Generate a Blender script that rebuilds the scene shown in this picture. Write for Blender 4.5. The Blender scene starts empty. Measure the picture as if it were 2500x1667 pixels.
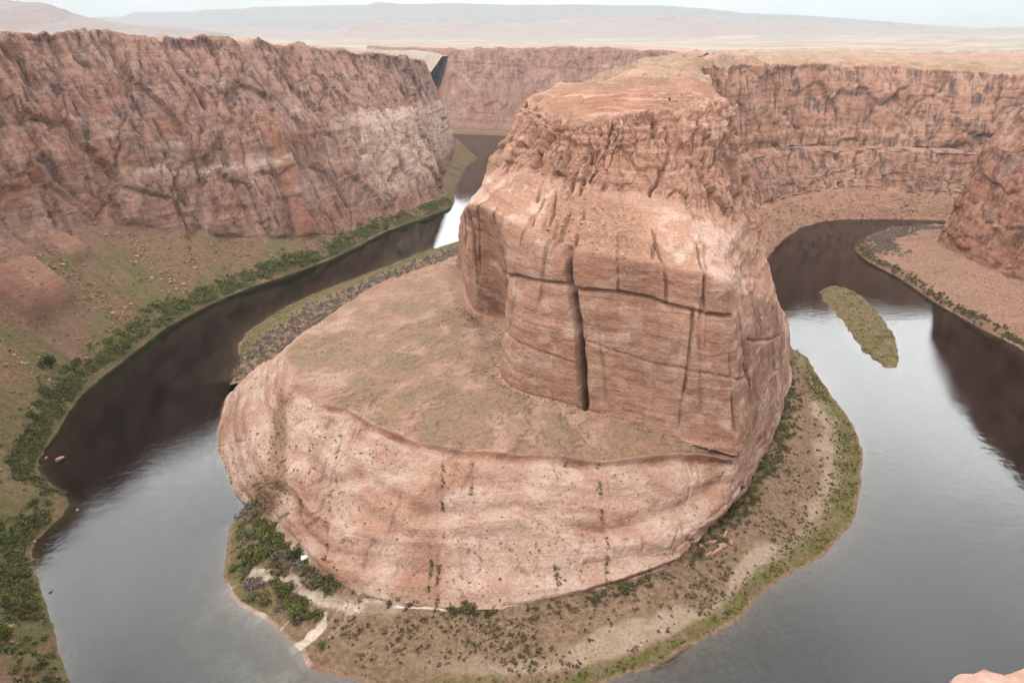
import bpy, math, random
import numpy as np

scene = bpy.context.scene
col = scene.collection
rng = np.random.default_rng(7)
random.seed(7)

# ------------------------------------------------------------------ camera
cam_d = bpy.data.cameras.new('camera')
cam = bpy.data.objects.new('camera', cam_d)
col.objects.link(cam)
cam.location = (0, 0, 300)
cam.rotation_euler = (math.radians(90 - 24.331), 0, 0)
cam_d.sensor_width = 36
cam_d.lens = 24
cam_d.clip_start = 0.5
cam_d.clip_end = 60000
scene.camera = cam

# ------------------------------------------------------------------ sky, sun, exposure
SUN_AZ, SUN_EL = math.radians(222), math.radians(52)      # azimuth clockwise from +Y
world = bpy.data.worlds.new('World')
scene.world = world
world.use_nodes = True
wt = world.node_tree
wt.nodes.clear()
wl = wt.links
w_out = wt.nodes.new('ShaderNodeOutputWorld')
w_bg = wt.nodes.new('ShaderNodeBackground')
w_bg.inputs['Strength'].default_value = 0.12
w_sky = wt.nodes.new('ShaderNodeTexSky')
w_sky.sky_type = 'NISHITA'
w_sky.sun_disc = False
w_sky.sun_elevation = SUN_EL
w_sky.sun_rotation = SUN_AZ
w_sky.dust_density = 2.0
w_tc = wt.nodes.new('ShaderNodeTexCoord')
w_map = wt.nodes.new('ShaderNodeMapping')
w_map.inputs['Scale'].default_value = (1.0, 1.0, 2.2)
w_n = wt.nodes.new('ShaderNodeTexNoise')
w_n.inputs['Scale'].default_value = 2.6
w_n.inputs['Detail'].default_value = 5
w_n.inputs['Roughness'].default_value = 0.55
w_n.inputs['Distortion'].default_value = 0.4
w_cov = wt.nodes.new('ShaderNodeMapRange')               # cloud cover
w_cov.inputs['From Min'].default_value = 0.30
w_cov.inputs['From Max'].default_value = 0.62
w_cov.inputs['To Min'].default_value = 0.97
w_cov.inputs['To Max'].default_value = 1.0
w_n2 = wt.nodes.new('ShaderNodeTexNoise')
w_n2.inputs['Scale'].default_value = 1.7
w_n2.inputs['Detail'].default_value = 6
w_cr = wt.nodes.new('ShaderNodeMapRange')                # thick and thin cloud
w_cr.inputs['From Min'].default_value = 0.36
w_cr.inputs['From Max'].default_value = 0.64
w_cr.inputs['To Min'].default_value = 0.58
w_cr.inputs['To Max'].default_value = 1.25
w_cc = wt.nodes.new('ShaderNodeVectorMath')
w_cc.operation = 'SCALE'
w_cc.inputs[0].default_value = (27.6, 28.0, 28.1)
w_mix = wt.nodes.new('ShaderNodeMix')
w_mix.data_type = 'RGBA'
wl.new(w_tc.outputs['Generated'], w_map.inputs['Vector'])
wl.new(w_map.outputs['Vector'], w_n.inputs['Vector'])
wl.new(w_map.outputs['Vector'], w_n2.inputs['Vector'])
wl.new(w_n.outputs['Fac'], w_cov.inputs['Value'])
wl.new(w_n2.outputs['Fac'], w_cr.inputs['Value'])
# an overcast sky: duller in the dust at the horizon than above it
w_sep = wt.nodes.new('ShaderNodeSeparateXYZ')
wl.new(w_tc.outputs['Generated'], w_sep.inputs[0])
w_el = wt.nodes.new('ShaderNodeFloatCurve')
w_cv = w_el.mapping.curves[0]
for q_, (x_, y_) in enumerate([(0.0, 0.235), (0.05, 0.29), (0.17, 0.98), (0.36, 0.94), (0.62, 0.60), (1.0, 0.48)]):
    if q_ < 2:
        w_cv.points[q_ if q_ == 0 else -1].location = (x_, y_)
    else:
        w_cv.points.new(x_, y_)
w_el.mapping.update()
wl.new(w_sep.outputs['Z'], w_el.inputs['Value'])
w_pr = wt.nodes.new('ShaderNodeMath')
w_pr.operation = 'MULTIPLY'
wl.new(w_cr.outputs['Result'], w_pr.inputs[0])
wl.new(w_el.outputs['Value'], w_pr.inputs[1])
wl.new(w_pr.outputs[0], w_cc.inputs['Scale'])
wl.new(w_cov.outputs['Result'], w_mix.inputs['Factor'])
wl.new(w_sky.outputs['Color'], w_mix.inputs[6])
wl.new(w_cc.outputs['Vector'], w_mix.inputs[7])
wl.new(w_mix.outputs[2], w_bg.inputs['Color'])
wl.new(w_bg.outputs['Background'], w_out.inputs['Surface'])

sun_d = bpy.data.lights.new('sun', 'SUN')
sun_d.energy = 1.5
sun_d.angle = math.radians(10)
sun_d.color = (1.0, 0.95, 0.88)
sun = bpy.data.objects.new('sun', sun_d)
sun.rotation_euler = (math.pi / 2 - SUN_EL, 0, math.pi - SUN_AZ)
col.objects.link(sun)

scene.view_settings.view_transform = 'Standard'
scene.view_settings.look = 'None'
scene.view_settings.exposure = 0.68
scene.view_settings.gamma = 1.0
scene.view_settings.use_curve_mapping = False
scene.render.engine = 'CYCLES'
scene.cycles.use_denoising = True
scene.cycles.max_bounces = 5
scene.cycles.diffuse_bounces = 2
scene.cycles.glossy_bounces = 2
scene.cycles.transparent_max_bounces = 12
scene.cycles.volume_bounces = 0
scene.cycles.use_adaptive_sampling = True
scene.cycles.adaptive_threshold = 0.02


# ------------------------------------------------------------------ noise
def _hash(ix, iy, iz, seed):
    h = (ix * 374761393 + iy * 668265263 + iz * 2147483647 + seed * 1274126177) & 0xFFFFFFFF
    h = ((h ^ (h >> 13)) * 1274126177) & 0xFFFFFFFF
    h = ((h ^ (h >> 16)) * 2246822519) & 0xFFFFFFFF
    h = h ^ (h >> 15)
    return (h & 0xFFFFFF).astype(np.float32) / np.float32(0xFFFFFF)


def vnoise(p, seed=0):
    """value noise in -1..1 at points p (n,3)"""
    f0 = np.floor(p)
    i = f0.astype(np.int64)
    f = (p - f0).astype(np.float32)
    f = f * f * f * (f * (f * 6 - 15) + 10)
    ix, iy, iz = i[:, 0], i[:, 1], i[:, 2]
    fx, fy, fz = f[:, 0], f[:, 1], f[:, 2]
    r = 0
    for dx in (0, 1):
        wx = fx if dx else 1 - fx
        for dy in (0, 1):
            wy = fy if dy else 1 - fy
            for dz in (0, 1):
                wz = fz if dz else 1 - fz
                r = r + _hash(ix + dx, iy + dy, iz + dz, seed) * wx * wy * wz
    return r * 2 - 1


def fbm(p, octaves=4, seed=0, gain=0.5, ridged=False):
    a, s, r = 1.0, 0.0, 0
    q = np.asarray(p, dtype=np.float64)
    for o in range(octaves):
        n = vnoise(q, seed + o * 17)
        if ridged:
            n = 1 - 2 * np.abs(n)
        r = r + a * n
        s += a
        a *= gain
        q = q * 2.03 + 13.7
    return r / s


def noise1(t, seed=0):
    p = np.zeros((t.size, 3))
    p[:, 0] = t.ravel()
    return vnoise(p, seed).reshape(t.shape)


def cells(p, seed=0):
    """worley: random value of the nearest cell, and the distance to the cell border"""
    f0 = np.floor(p)
    i = f0.astype(np.int64)
    f = (p - f0).astype(np.float32)
    n = len(p)
    d1 = np.full(n, 9, np.float32)
    d2 = np.full(n, 9, np.float32)
    val = np.zeros(n, np.float32)
    gx = np.zeros((n, 3), np.float32)
    for dx in (-1, 0, 1):
        for dy in (-1, 0, 1):
            for dz in (-1, 0, 1):
                a, b, c = i[:, 0] + dx, i[:, 1] + dy, i[:, 2] + dz
                ox = dx + 0.15 + 0.7 * _hash(a, b, c, seed + 1) - f[:, 0]
                oy = dy + 0.15 + 0.7 * _hash(a, b, c, seed + 2) - f[:, 1]
                oz = dz + 0.15 + 0.7 * _hash(a, b, c, seed + 3) - f[:, 2]
                d = np.sqrt(ox * ox + oy * oy + oz * oz)
                near = d < d1
                d2 = np.where(near, d1, np.minimum(d2, d))
                d1 = np.where(near, d, d1)
                h = _hash(a, b, c, seed + 4)
                val = np.where(near, h, val)
                gx[near, 0] = ox[near]
                gx[near, 1] = oy[near]
                gx[near, 2] = oz[near]
    return val * 2 - 1, d2 - d1, gx


def sstep(a, b, x):
    t = np.clip((x - a) / (b - a), 0, 1)
    return t * t * (3 - 2 * t)


# ------------------------------------------------------------------ control net -> dense grid
def catmull(pts, ts):
    """catmull-rom through pts (n,k) at parameter ts in 0..n-1"""
    n = len(pts)
    i = np.clip(np.floor(ts).astype(int), 0, n - 2)
    t = (ts - i)[:, None]
    p0, p1, p2, p3 = (pts[np.clip(i + k, 0, n - 1)] for k in (-1, 0, 1, 2))
    c = 0.5 * (2 * p1 + (p2 - p0) * t + (2 * p0 - 5 * p1 + 4 * p2 - p3) * t ** 2
               + (3 * p1 - p0 - 3 * p2 + p3) * t ** 3)
    lin = p1 + (p2 - p1) * t
    return 0.7 * c + 0.3 * lin


def grid_from_net(net, nu, nv, smooth_v=2):
    """net (columns, rows, 3); nu samples per column gap, nv samples per row gap.
    Returns P (U,V,3), cu (U,), rv (V,) with the column and row parameter of each sample."""
    net = np.asarray(net, float)
    cu = np.concatenate([np.linspace(i, i + 1, k, endpoint=False) for i, k in enumerate(nu)] + [[len(nu)]])
    rv = np.concatenate([np.linspace(i, i + 1, k, endpoint=False) for i, k in enumerate(nv)] + [[len(nv)]])
    flat = net.reshape(len(net), -1)
    A = catmull(flat, cu).reshape(len(cu), net.shape[1], 3)
    i = np.clip(np.floor(rv).astype(int), 0, net.shape[1] - 2)
    t = (rv - i)[None, :, None]
    P = A[:, i] * (1 - t) + A[:, i + 1] * t
    for _ in range(smooth_v):
        Q = P.copy()
        Q[:, 1:-1] = 0.25 * P[:, :-2] + 0.5 * P[:, 1:-1] + 0.25 * P[:, 2:]
        P = Q
    return P, cu, rv


def grid_normals(P):
    du = np.gradient(P, axis=0)
    dv = np.gradient(P, axis=1)
    n = np.cross(du, dv)
    n /= np.linalg.norm(n, axis=2, keepdims=True) + 1e-9
    return n


def mesh_object(name, verts, faces, mat, parent=None, smooth=True, masks=None, **props):
    """verts (n,3), faces (m,3 or 4) -> one linked mesh object"""
    me = bpy.data.meshes.new(name)
    verts = np.asarray(verts, np.float32)
    faces = np.asarray(faces, np.int32)
    k = faces.shape[1]
    me.vertices.add(len(verts))
    me.vertices.foreach_set('co', verts.ravel())
    me.loops.add(faces.size)
    me.loops.foreach_set('vertex_index', faces.ravel())
    me.polygons.add(len(faces))
    me.polygons.foreach_set('loop_start', np.arange(0, faces.size, k, dtype=np.int32))
    me.polygons.foreach_set('loop_total', np.full(len(faces), k, np.int32))
    me.polygons.foreach_set('use_smooth', np.full(len(faces), bool(smooth)))
    me.update(calc_edges=True)
    for nm, arr in (masks or {}).items():
        at = me.color_attributes.new(nm, 'FLOAT_COLOR', 'POINT')
        at.data.foreach_set('color', np.asarray(arr, np.float32).ravel())
    if mat:
        me.materials.append(mat)
    o = bpy.data.objects.new(name, me)
    col.objects.link(o)
    o.parent = parent
    for a, b in props.items():
        o[a] = b
    return o


def grid_object(name, P, mat, masks=None, **props):
    U, V = P.shape[:2]
    idx = np.arange(U * V).reshape(U, V)
    f = np.stack([idx[:-1, :-1], idx[1:, :-1], idx[1:, 1:], idx[:-1, 1:]], -1).reshape(-1, 4)
    return mesh_object(name, P.reshape(-1, 3), f, mat, masks=masks, **props)


def poly_dist(p, poly, dims=2):
    """distance of points p (n,>=dims) to a polyline"""
    poly = np.asarray(poly, float)[:, :dims]
    q = p[:, :dims]
    best = np.full(len(q), 1e9)
    for a, b in zip(poly[:-1], poly[1:]):
        ab = b - a
        t = np.clip(((q - a) @ ab) / (ab @ ab + 1e-9), 0, 1)
        d = np.linalg.norm(q - (a + t[:, None] * ab), axis=1)
        best = np.minimum(best, d)
    return best


# ------------------------------------------------------------------ materials
def node(nt, kind, **kw):
    n = nt.nodes.new(kind)
    for a, b in kw.items():
        if a.startswith('i_'):
            n.inputs[a[2:].replace('_', ' ')].default_value = b
        else:
            setattr(n, a, b)
    return n


def new_mat(name):
    m = bpy.data.materials.new(name)
    m.use_nodes = True
    nt = m.node_tree
    nt.nodes.clear()
    out = nt.nodes.new('ShaderNodeOutputMaterial')
    return m, nt, nt.links, out


def scaled_pos(nt, scale):
    g = nt.nodes.new('ShaderNodeNewGeometry')
    m = nt.nodes.new('ShaderNodeVectorMath')
    m.operation = 'MULTIPLY'
    m.inputs[1].default_value = scale
    nt.links.new(g.outputs['Position'], m.inputs[0])
    return m.outputs[0]


def noise_node(nt, scale3, scale=1.0, detail=5, rough=0.55, dist=0.0):
    n = nt.nodes.new('ShaderNodeTexNoise')
    n.inputs['Scale'].default_value = scale
    n.inputs['Detail'].default_value = detail
    n.inputs['Roughness'].default_value = rough
    n.inputs['Distortion'].default_value = dist
    nt.links.new(scaled_pos(nt, scale3), n.inputs['Vector'])
    return n.outputs['Fac']


def remap(nt, val, a, b, c=0.0, d=1.0):
    m = nt.nodes.new('ShaderNodeMapRange')
    m.inputs['From Min'].default_value = a
    m.inputs['From Max'].default_value = b
    m.inputs['To Min'].default_value = c
    m.inputs['To Max'].default_value = d
    nt.links.new(val, m.inputs['Value'])
    return m.outputs['Result']


def mul(nt, a, b, op='MULTIPLY'):
    m = nt.nodes.new('ShaderNodeMath')
    m.operation = op
    for k, v in ((0, a), (1, b)):
        if isinstance(v, (int, float)):
            m.inputs[k].default_value = v
        else:
            nt.links.new(v, m.inputs[k])
    return m.outputs[0]


def mixc(nt, fac, a, b, blend='MIX'):
    m = nt.nodes.new('ShaderNodeMix')
    m.data_type = 'RGBA'
    m.blend_type = blend
    for nm, v in (('Factor', fac), ('A', a), ('B', b)):
        s = m.inputs[nm] if nm == 'Factor' else [x for x in m.inputs if x.name == nm and x.type == 'RGBA'][0]
        if isinstance(v, (int, float)):
            s.default_value = v
        elif isinstance(v, tuple):
            s.default_value = (*v, 1)
        else:
            nt.links.new(v, s)
    return [x for x in m.outputs if x.type == 'RGBA'][0]


def srgb(r, g, b):
    f = lambda c: (c / 255) / 12.92 if c / 255 <= 0.04045 else ((c / 255 + 0.055) / 1.055) ** 2.4
    return (f(r), f(g), f(b))


def rock_material(name, c_a, c_b, c_dark, c_pale, c_soil, c_soil2, c_green, c_red, lam=1.0, bump=1.0, grain=1.0):
    """sandstone; masks in the colour attribute 'mask': r soil, g green, b pale rock, a red stain;
    'mask2': r varnish, g scrub specks"""
    m, nt, L, out = new_mat(name)
    bs = node(nt, 'ShaderNodeBsdfPrincipled')
    bs.inputs['Roughness'].default_value = 0.92
    bs.inputs['Specular IOR Level'].default_value = 0.15
    at = node(nt, 'ShaderNodeAttribute', attribute_name='mask')
    sp = node(nt, 'ShaderNodeSeparateColor')
    L.new(at.outputs['Color'], sp.inputs[0])
    at2 = node(nt, 'ShaderNodeAttribute', attribute_name='mask2')
    sp2 = node(nt, 'ShaderNodeSeparateColor')
    L.new(at2.outputs['Color'], sp2.inputs[0])
    big = noise_node(nt, (0.013, 0.013, 0.02), detail=5, rough=0.62)
    c = mixc(nt, remap(nt, big, 0.35, 0.65), c_a, c_b)
    # bedding: thin, gently warped layers
    bed = noise_node(nt, (0.016, 0.016, 0.42), detail=4, rough=0.7, dist=1.1)
    c = mixc(nt, remap(nt, bed, 0.42, 0.72, 0, 0.42 * lam), c, c_pale)
    c = mixc(nt, remap(nt, bed, 0.46, 0.28, 0, 0.5 * lam), c, c_red)
    fil = noise_node(nt, (0.022, 0.022, 1.3), detail=2, rough=0.6, dist=1.4)
    c = mixc(nt, remap(nt, fil, 0.56, 0.72, 0, 0.55 * lam), c, c_pale)
    c = mixc(nt, remap(nt, fil, 0.43, 0.27, 0, 0.42 * lam), c, c_dark)
    # patches of grey-brown varnish and red stain
    var = noise_node(nt, (0.045, 0.045, 0.03), detail=5, rough=0.68, dist=0.6)
    drip = noise_node(nt, (0.13, 0.13, 0.006), detail=4, rough=0.6, dist=0.2)
    vv = mul(nt, remap(nt, mul(nt, var, drip, 'ADD'), 0.92, 1.18), sp2.outputs[0])
    c = mixc(nt, vv, c, c_dark)
    rr = mul(nt, remap(nt, noise_node(nt, (0.03, 0.03, 0.05), detail=4, rough=0.65), 0.3, 0.6), at.outputs['Alpha'])
    c = mixc(nt, rr, c, c_red)
    pp = mul(nt, remap(nt, noise_node(nt, (0.05, 0.05, 0.12), detail=4, rough=0.65, dist=0.5), 0.28, 0.55), sp.outputs[2])
    c = mixc(nt, pp, c, c_pale)
    # dark stained fracture lines
    ve = node(nt, 'ShaderNodeTexVoronoi', feature='DISTANCE_TO_EDGE')
    ve.inputs['Scale'].default_value = 1.0
    wv = node(nt, 'ShaderNodeVectorMath', operation='ADD')
    nz = node(nt, 'ShaderNodeTexNoise')
    nz.inputs['Scale'].default_value = 1.0
    nz.inputs['Detail'].default_value = 5
    L.new(scaled_pos(nt, (0.06, 0.06, 0.06)), nz.inputs['Vector'])
    nv_ = node(nt, 'ShaderNodeVectorMath', operation='SCALE')
    nv_.inputs['Scale'].default_value = 1.5
    L.new(nz.outputs['Color'], nv_.inputs[0])
    L.new(scaled_pos(nt, (0.055, 0.055, 0.032)), wv.inputs[0])
    L.new(nv_.outputs[0], wv.inputs[1])
    L.new(wv.outputs[0], ve.inputs['Vector'])
    vein = mul(nt, remap(nt, ve.outputs['Distance'], 0.03, 0.0), remap(nt, noise_node(nt, (0.03, 0.03, 0.04), detail=4), 0.44, 0.60))
    c = mixc(nt, mul(nt, mul(nt, vein, 0.40), mul(nt, sp2.outputs[2], 1.0)), c, c_dark)
    # soil and rubble
    gr = noise_node(nt, (0.3, 0.3, 0.3), detail=4, rough=0.78)
    soil = mixc(nt, remap(nt, gr, 0.38, 0.62), c_soil, c_soil2)
    c = mixc(nt, remap(nt, mul(nt, sp.outputs[0], mul(nt, gr, 0.8, 'MULTIPLY'), 'ADD'), 0.55, 0.95), c, soil)
    ggn = noise_node(nt, (0.05, 0.05, 0.05), detail=6, rough=0.7)
    c = mixc(nt, mul(nt, remap(nt, ggn, 0.25, 0.6), sp.outputs[1]), c, c_green)
    # tiny scrub, seen only as specks
    vo = node(nt, 'ShaderNodeTexVoronoi')
    vo.inputs['Scale'].default_value = 1.0
    L.new(scaled_pos(nt, (0.27, 0.27, 0.27)), vo.inputs['Vector'])
    spk = mul(nt, remap(nt, vo.outputs['Distance'], 0.30, 0.16), sp2.outputs[1])
    spk = mul(nt, spk, remap(nt, noise_node(nt, (0.045, 0.045, 0.045), detail=4), 0.42, 0.56))
    c = mixc(nt, spk, c, srgb(96, 88, 66))
    # grain
    fine = noise_node(nt, (0.5, 0.5, 0.9), detail=4, rough=0.78)
    c = mixc(nt, 1.0, c, mixc(nt, remap(nt, fine, 0.3, 0.7), (0.70, 0.69, 0.68), (1.24, 1.24, 1.24)), 'MULTIPLY')
    L.new(c, bs.inputs['Base Color'])
    h = mul(nt, mul(nt, fine, 0.55 * grain), mul(nt, mul(nt, bed, fil, 'ADD'), 0.9 * lam), 'ADD')
    h = mul(nt, h, mul(nt, mul(nt, vein, -1.2), sp2.outputs[2]), 'ADD')
    h = mul(nt, h, mul(nt, noise_node(nt, (0.2, 0.2, 0.2), detail=5, rough=0.7), 2.0), 'ADD')
    bp = node(nt, 'ShaderNodeBump')
    bp.inputs['Strength'].default_value = 0.8 * bump
    bp.inputs['Distance'].default_value = 1.3
    L.new(h, bp.inputs['Height'])
    L.new(bp.outputs['Normal'], bs.inputs['Normal'])
    L.new(bs.outputs[0], out.inputs['Surface'])
    return m


def plain_mat(name, c_a, c_b, scale=0.8, rough=0.9, bump=0.3, dist=0.2):
    m, nt, L, out = new_mat(name)
    bs = node(nt, 'ShaderNodeBsdfPrincipled')
    bs.inputs['Roughness'].default_value = rough
    bs.inputs['Specular IOR Level'].default_value = 0.2
    n = noise_node(nt, (scale,) * 3, detail=8, rough=0.68)
    L.new(mixc(nt, remap(nt, n, 0.32, 0.68), c_a, c_b), bs.inputs['Base Color'])
    bp = node(nt, 'ShaderNodeBump')
    bp.inputs['Strength'].default_value = bump
    bp.inputs['Distance'].default_value = dist
    L.new(n, bp.inputs['Height'])
    L.new(bp.outputs['Normal'], bs.inputs['Normal'])
    L.new(bs.outputs[0], out.inputs['Surface'])
    return m


def leaf_mat(name, c_a, c_b):
    m, nt, L, out = new_mat(name)
    bs = node(nt, 'ShaderNodeBsdfPrincipled')
    bs.inputs['Roughness'].default_value = 0.8
    bs.inputs['Specular IOR Level'].default_value = 0.2
    n = noise_node(nt, (0.35, 0.35, 0.35), detail=5, rough=0.7)
    L.new(mixc(nt, remap(nt, n, 0.35, 0.65), c_a, c_b), bs.inputs['Base Color'])
    L.new(bs.outputs[0], out.inputs['Surface'])
    return m


def alb(r, g, b, k=0.60):
    return tuple(k * c for c in srgb(r, g, b))


ROCK = dict(c_a=alb(196, 152, 128), c_b=alb(182, 138, 116), c_dark=alb(104, 82, 76), c_pale=alb(214, 184, 166),
            c_soil=alb(156, 114, 92), c_soil2=alb(182, 142, 120), c_green=alb(140, 124, 98), c_red=alb(164, 110, 86))
BR = {k_: tuple(min(0.8, 1.10 * c_) for c_ in v_) for k_, v_ in ROCK.items()}
BR['c_green'] = alb(148, 128, 104, 0.62)
BR['c_b'] = alb(168, 122, 100, 0.66)
M_butte = rock_material('butte_sandstone', **BR, lam=0.62)
M_wall = rock_material('canyon_wall_sandstone', **{**ROCK, 'c_green': alb(116, 110, 68), 'c_a': alb(178, 132, 114), 'c_b': alb(158, 117, 104), 'c_dark': alb(98, 74, 68),
                                                  'c_red': alb(158, 104, 82),
                                                  'c_soil': alb(128, 98, 78), 'c_soil2': alb(160, 126, 104)}, lam=0.9, bump=1.1)
M_right = rock_material('red_cliff_sandstone', **{**ROCK, 'c_a': alb(192, 134, 108), 'c_b': alb(172, 112, 88), 'c_dark': alb(106, 78, 70), 'c_soil': alb(160, 118, 98), 'c_soil2': alb(188, 150, 128),
                                                          'c_green': alb(120, 108, 74)}, lam=0.7, bump=1.1)
M_far = rock_material('far_sandstone', **{**ROCK, 'c_pale': alb(198, 182, 168), 'c_red': alb(160, 130, 116), 'c_a': alb(188, 160, 144), 'c_b': alb(166, 136, 124), 'c_green': alb(152, 150, 130)}, lam=1.0, bump=1.1)
M_hill = rock_material('hazy_hill_rock', **{**ROCK, 'c_a': alb(168, 146, 140), 'c_b': alb(140, 124, 122), 'c_pale': alb(190, 172, 164), 'c_red': alb(150, 122, 114)}, lam=1.0, bump=1.2)  # grey-lilac of distant haze put into the hills' rock colour
M_mesa = rock_material('hazy_mesa_rock', **{**ROCK, 'c_a': alb(150, 136, 134), 'c_b': alb(128, 118, 120), 'c_pale': alb(172, 160, 156), 'c_red': alb(138, 116, 112)}, lam=1.0, bump=1.2)  # bluish grey: haze of distance painted into the mesa colour
M_bar = rock_material('river_bar', **{**ROCK, 'c_a': alb(168, 142, 118), 'c_b': alb(150, 122, 98), 'c_pale': alb(222, 204, 188),
                                      'c_green': alb(100, 98, 48), 'c_soil': alb(120, 96, 74), 'c_soil2': alb(158, 130, 106)}, lam=0.12, bump=0.5, grain=0.7)

# ------------------------------------------------------------------ rock relief
def strata(z, seed, period, sharp=0.35):
    """ledge profile: one random offset per bed, with short risers between beds"""
    t = z / period
    i = np.floor(t)
    f = t - i
    zero = np.zeros_like(i, dtype=np.int64)
    a = _hash(i.astype(np.int64), zero, zero, seed) * 2 - 1
    b = _hash(i.astype(np.int64) + 1, zero, zero, seed) * 2 - 1
    return a + (b - a) * sstep(1 - sharp, 1, f)


def rockify(P, N, amp=1.0, block=1.0, bed=1.0, fine=1.0, wob=1.0, seed=0, bsize=(24, 24, 55), where=None):
    """displacement along the normal, metres, for steep sandstone"""
    U, V = P.shape[:2]
    p = P.reshape(-1, 3)
    n = N.reshape(-1, 3)
    steep = sstep(0.15, 0.7, 1 - np.abs(n[:, 2]))
    wq = np.stack([fbm(p / 45, 3, seed + 50 + k) for k in range(3)], 1)
    w = p + wq * 13 * (0.4 + 0.6 * wob) + np.stack([fbm(p / 9, 3, seed + 80 + k) for k in range(3)], 1) * 2.6
    d = fbm(p / 85, 4, seed) * 4.0 * amp * (0.3 + 0.7 * steep)
    d += fbm(w / 17, 4, seed + 5) * 1.1 * amp * wob
    block = np.asarray(block, float).ravel() if np.ndim(block) else block
    if True:
        b = np.asarray(bsize, float)
        v1, e1, g1 = cells(w / b, seed + 9)
        tilt = (g1 * np.array([0.9, 0.9, 0.5])).sum(1) * (_hash((v1 * 9999).astype(np.int64), np.int64(1), np.int64(2), seed) - 0.3)
        cr = np.clip(0.55 + 1.3 * fbm(p / 33, 3, seed + 41), 0, 1.3)
        d += block * steep * (v1 * 2.6 + tilt * 3.4 - 1.9 * cr * np.exp(-(e1 / 0.06) ** 2))
        v2, e2, g2 = cells((w + 31) / (b * 0.36), seed + 19)
        d += block * steep * (v2 * 0.75 + g2[:, 0] * 0.9 - 0.6 * cr * np.exp(-(e2 / 0.09) ** 2))
    zz = w[:, 2] * 0.85 + p[:, 2] * 0.15 + 0.03 * p[:, 0]
    d += bed * steep * (strata(zz, seed + 3, 13.0) * 1.5 + strata(zz + wq[:, 0] * 5, seed + 4, 4.1) * 0.7
                        + strata(zz, seed + 6, 1.7) * 0.28)
    d += fine * fbm(p / 3.4, 3, seed + 7) * 0.38
    if where is not None:
        d = d * where.ravel()
    return d.reshape(U, V)


def joints_random(CU, RV, LU, n, c0, c1, r0, r1, wmin, wmax, dmin, dmax, seed, lean=0.12):
    """many steep cracks of chance place, length and depth"""
    r = np.random.default_rng(seed)
    d = np.zeros(CU.shape)
    for _ in range(n):
        c = r.uniform(c0, c1)
        lo = r.uniform(r0 - 0.3, r1 - 0.15)
        hi = min(r1, lo + r.uniform(0.25, 0.9))
        sl = r.normal() * lean
        ph = r.uniform(0, 50)
        sel = np.abs(CU[:, 0] - c) < 0.6
        if not sel.any():
            continue
        cu, rv, lu = CU[sel], RV[sel], LU[sel]
        cc = c + sl * (rv - lo) + 0.035 * noise1(rv * 5 + ph, seed) + 0.012 * noise1(rv * 19 + ph, seed + 1)
        w = r.uniform(wmin, wmax)
        x = (cu - cc) * lu
        win = sstep(lo - 0.02, lo + 0.08, rv) * (1 - sstep(hi - 0.05, hi + 0.02, rv))
        dep = r.uniform(dmin, dmax) * (0.6 + 0.5 * noise1(rv * 9 + ph, seed + 2))
        d[sel] += win * (-dep * np.exp(-(x / w) ** 2) + r.uniform(-0.5, 0.5) * dep * sstep(-0.5, 1.5, x) * (1 - sstep(4, 14, x)))
    return d


def smooth_grid(a, k):
    for _ in range(k):
        b = a.copy()
        b[1:-1] = 0.25 * a[:-2] + 0.5 * a[1:-1] + 0.25 * a[2:]
        a = b.copy()
        a[:, 1:-1] = 0.25 * b[:, :-2] + 0.5 * b[:, 1:-1] + 0.25 * b[:, 2:]
    return a


def row_w(rv, *pairs):
    """piecewise-linear weight along the rows"""
    x, y = zip(*pairs)
    return np.interp(rv, x, y)


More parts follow.
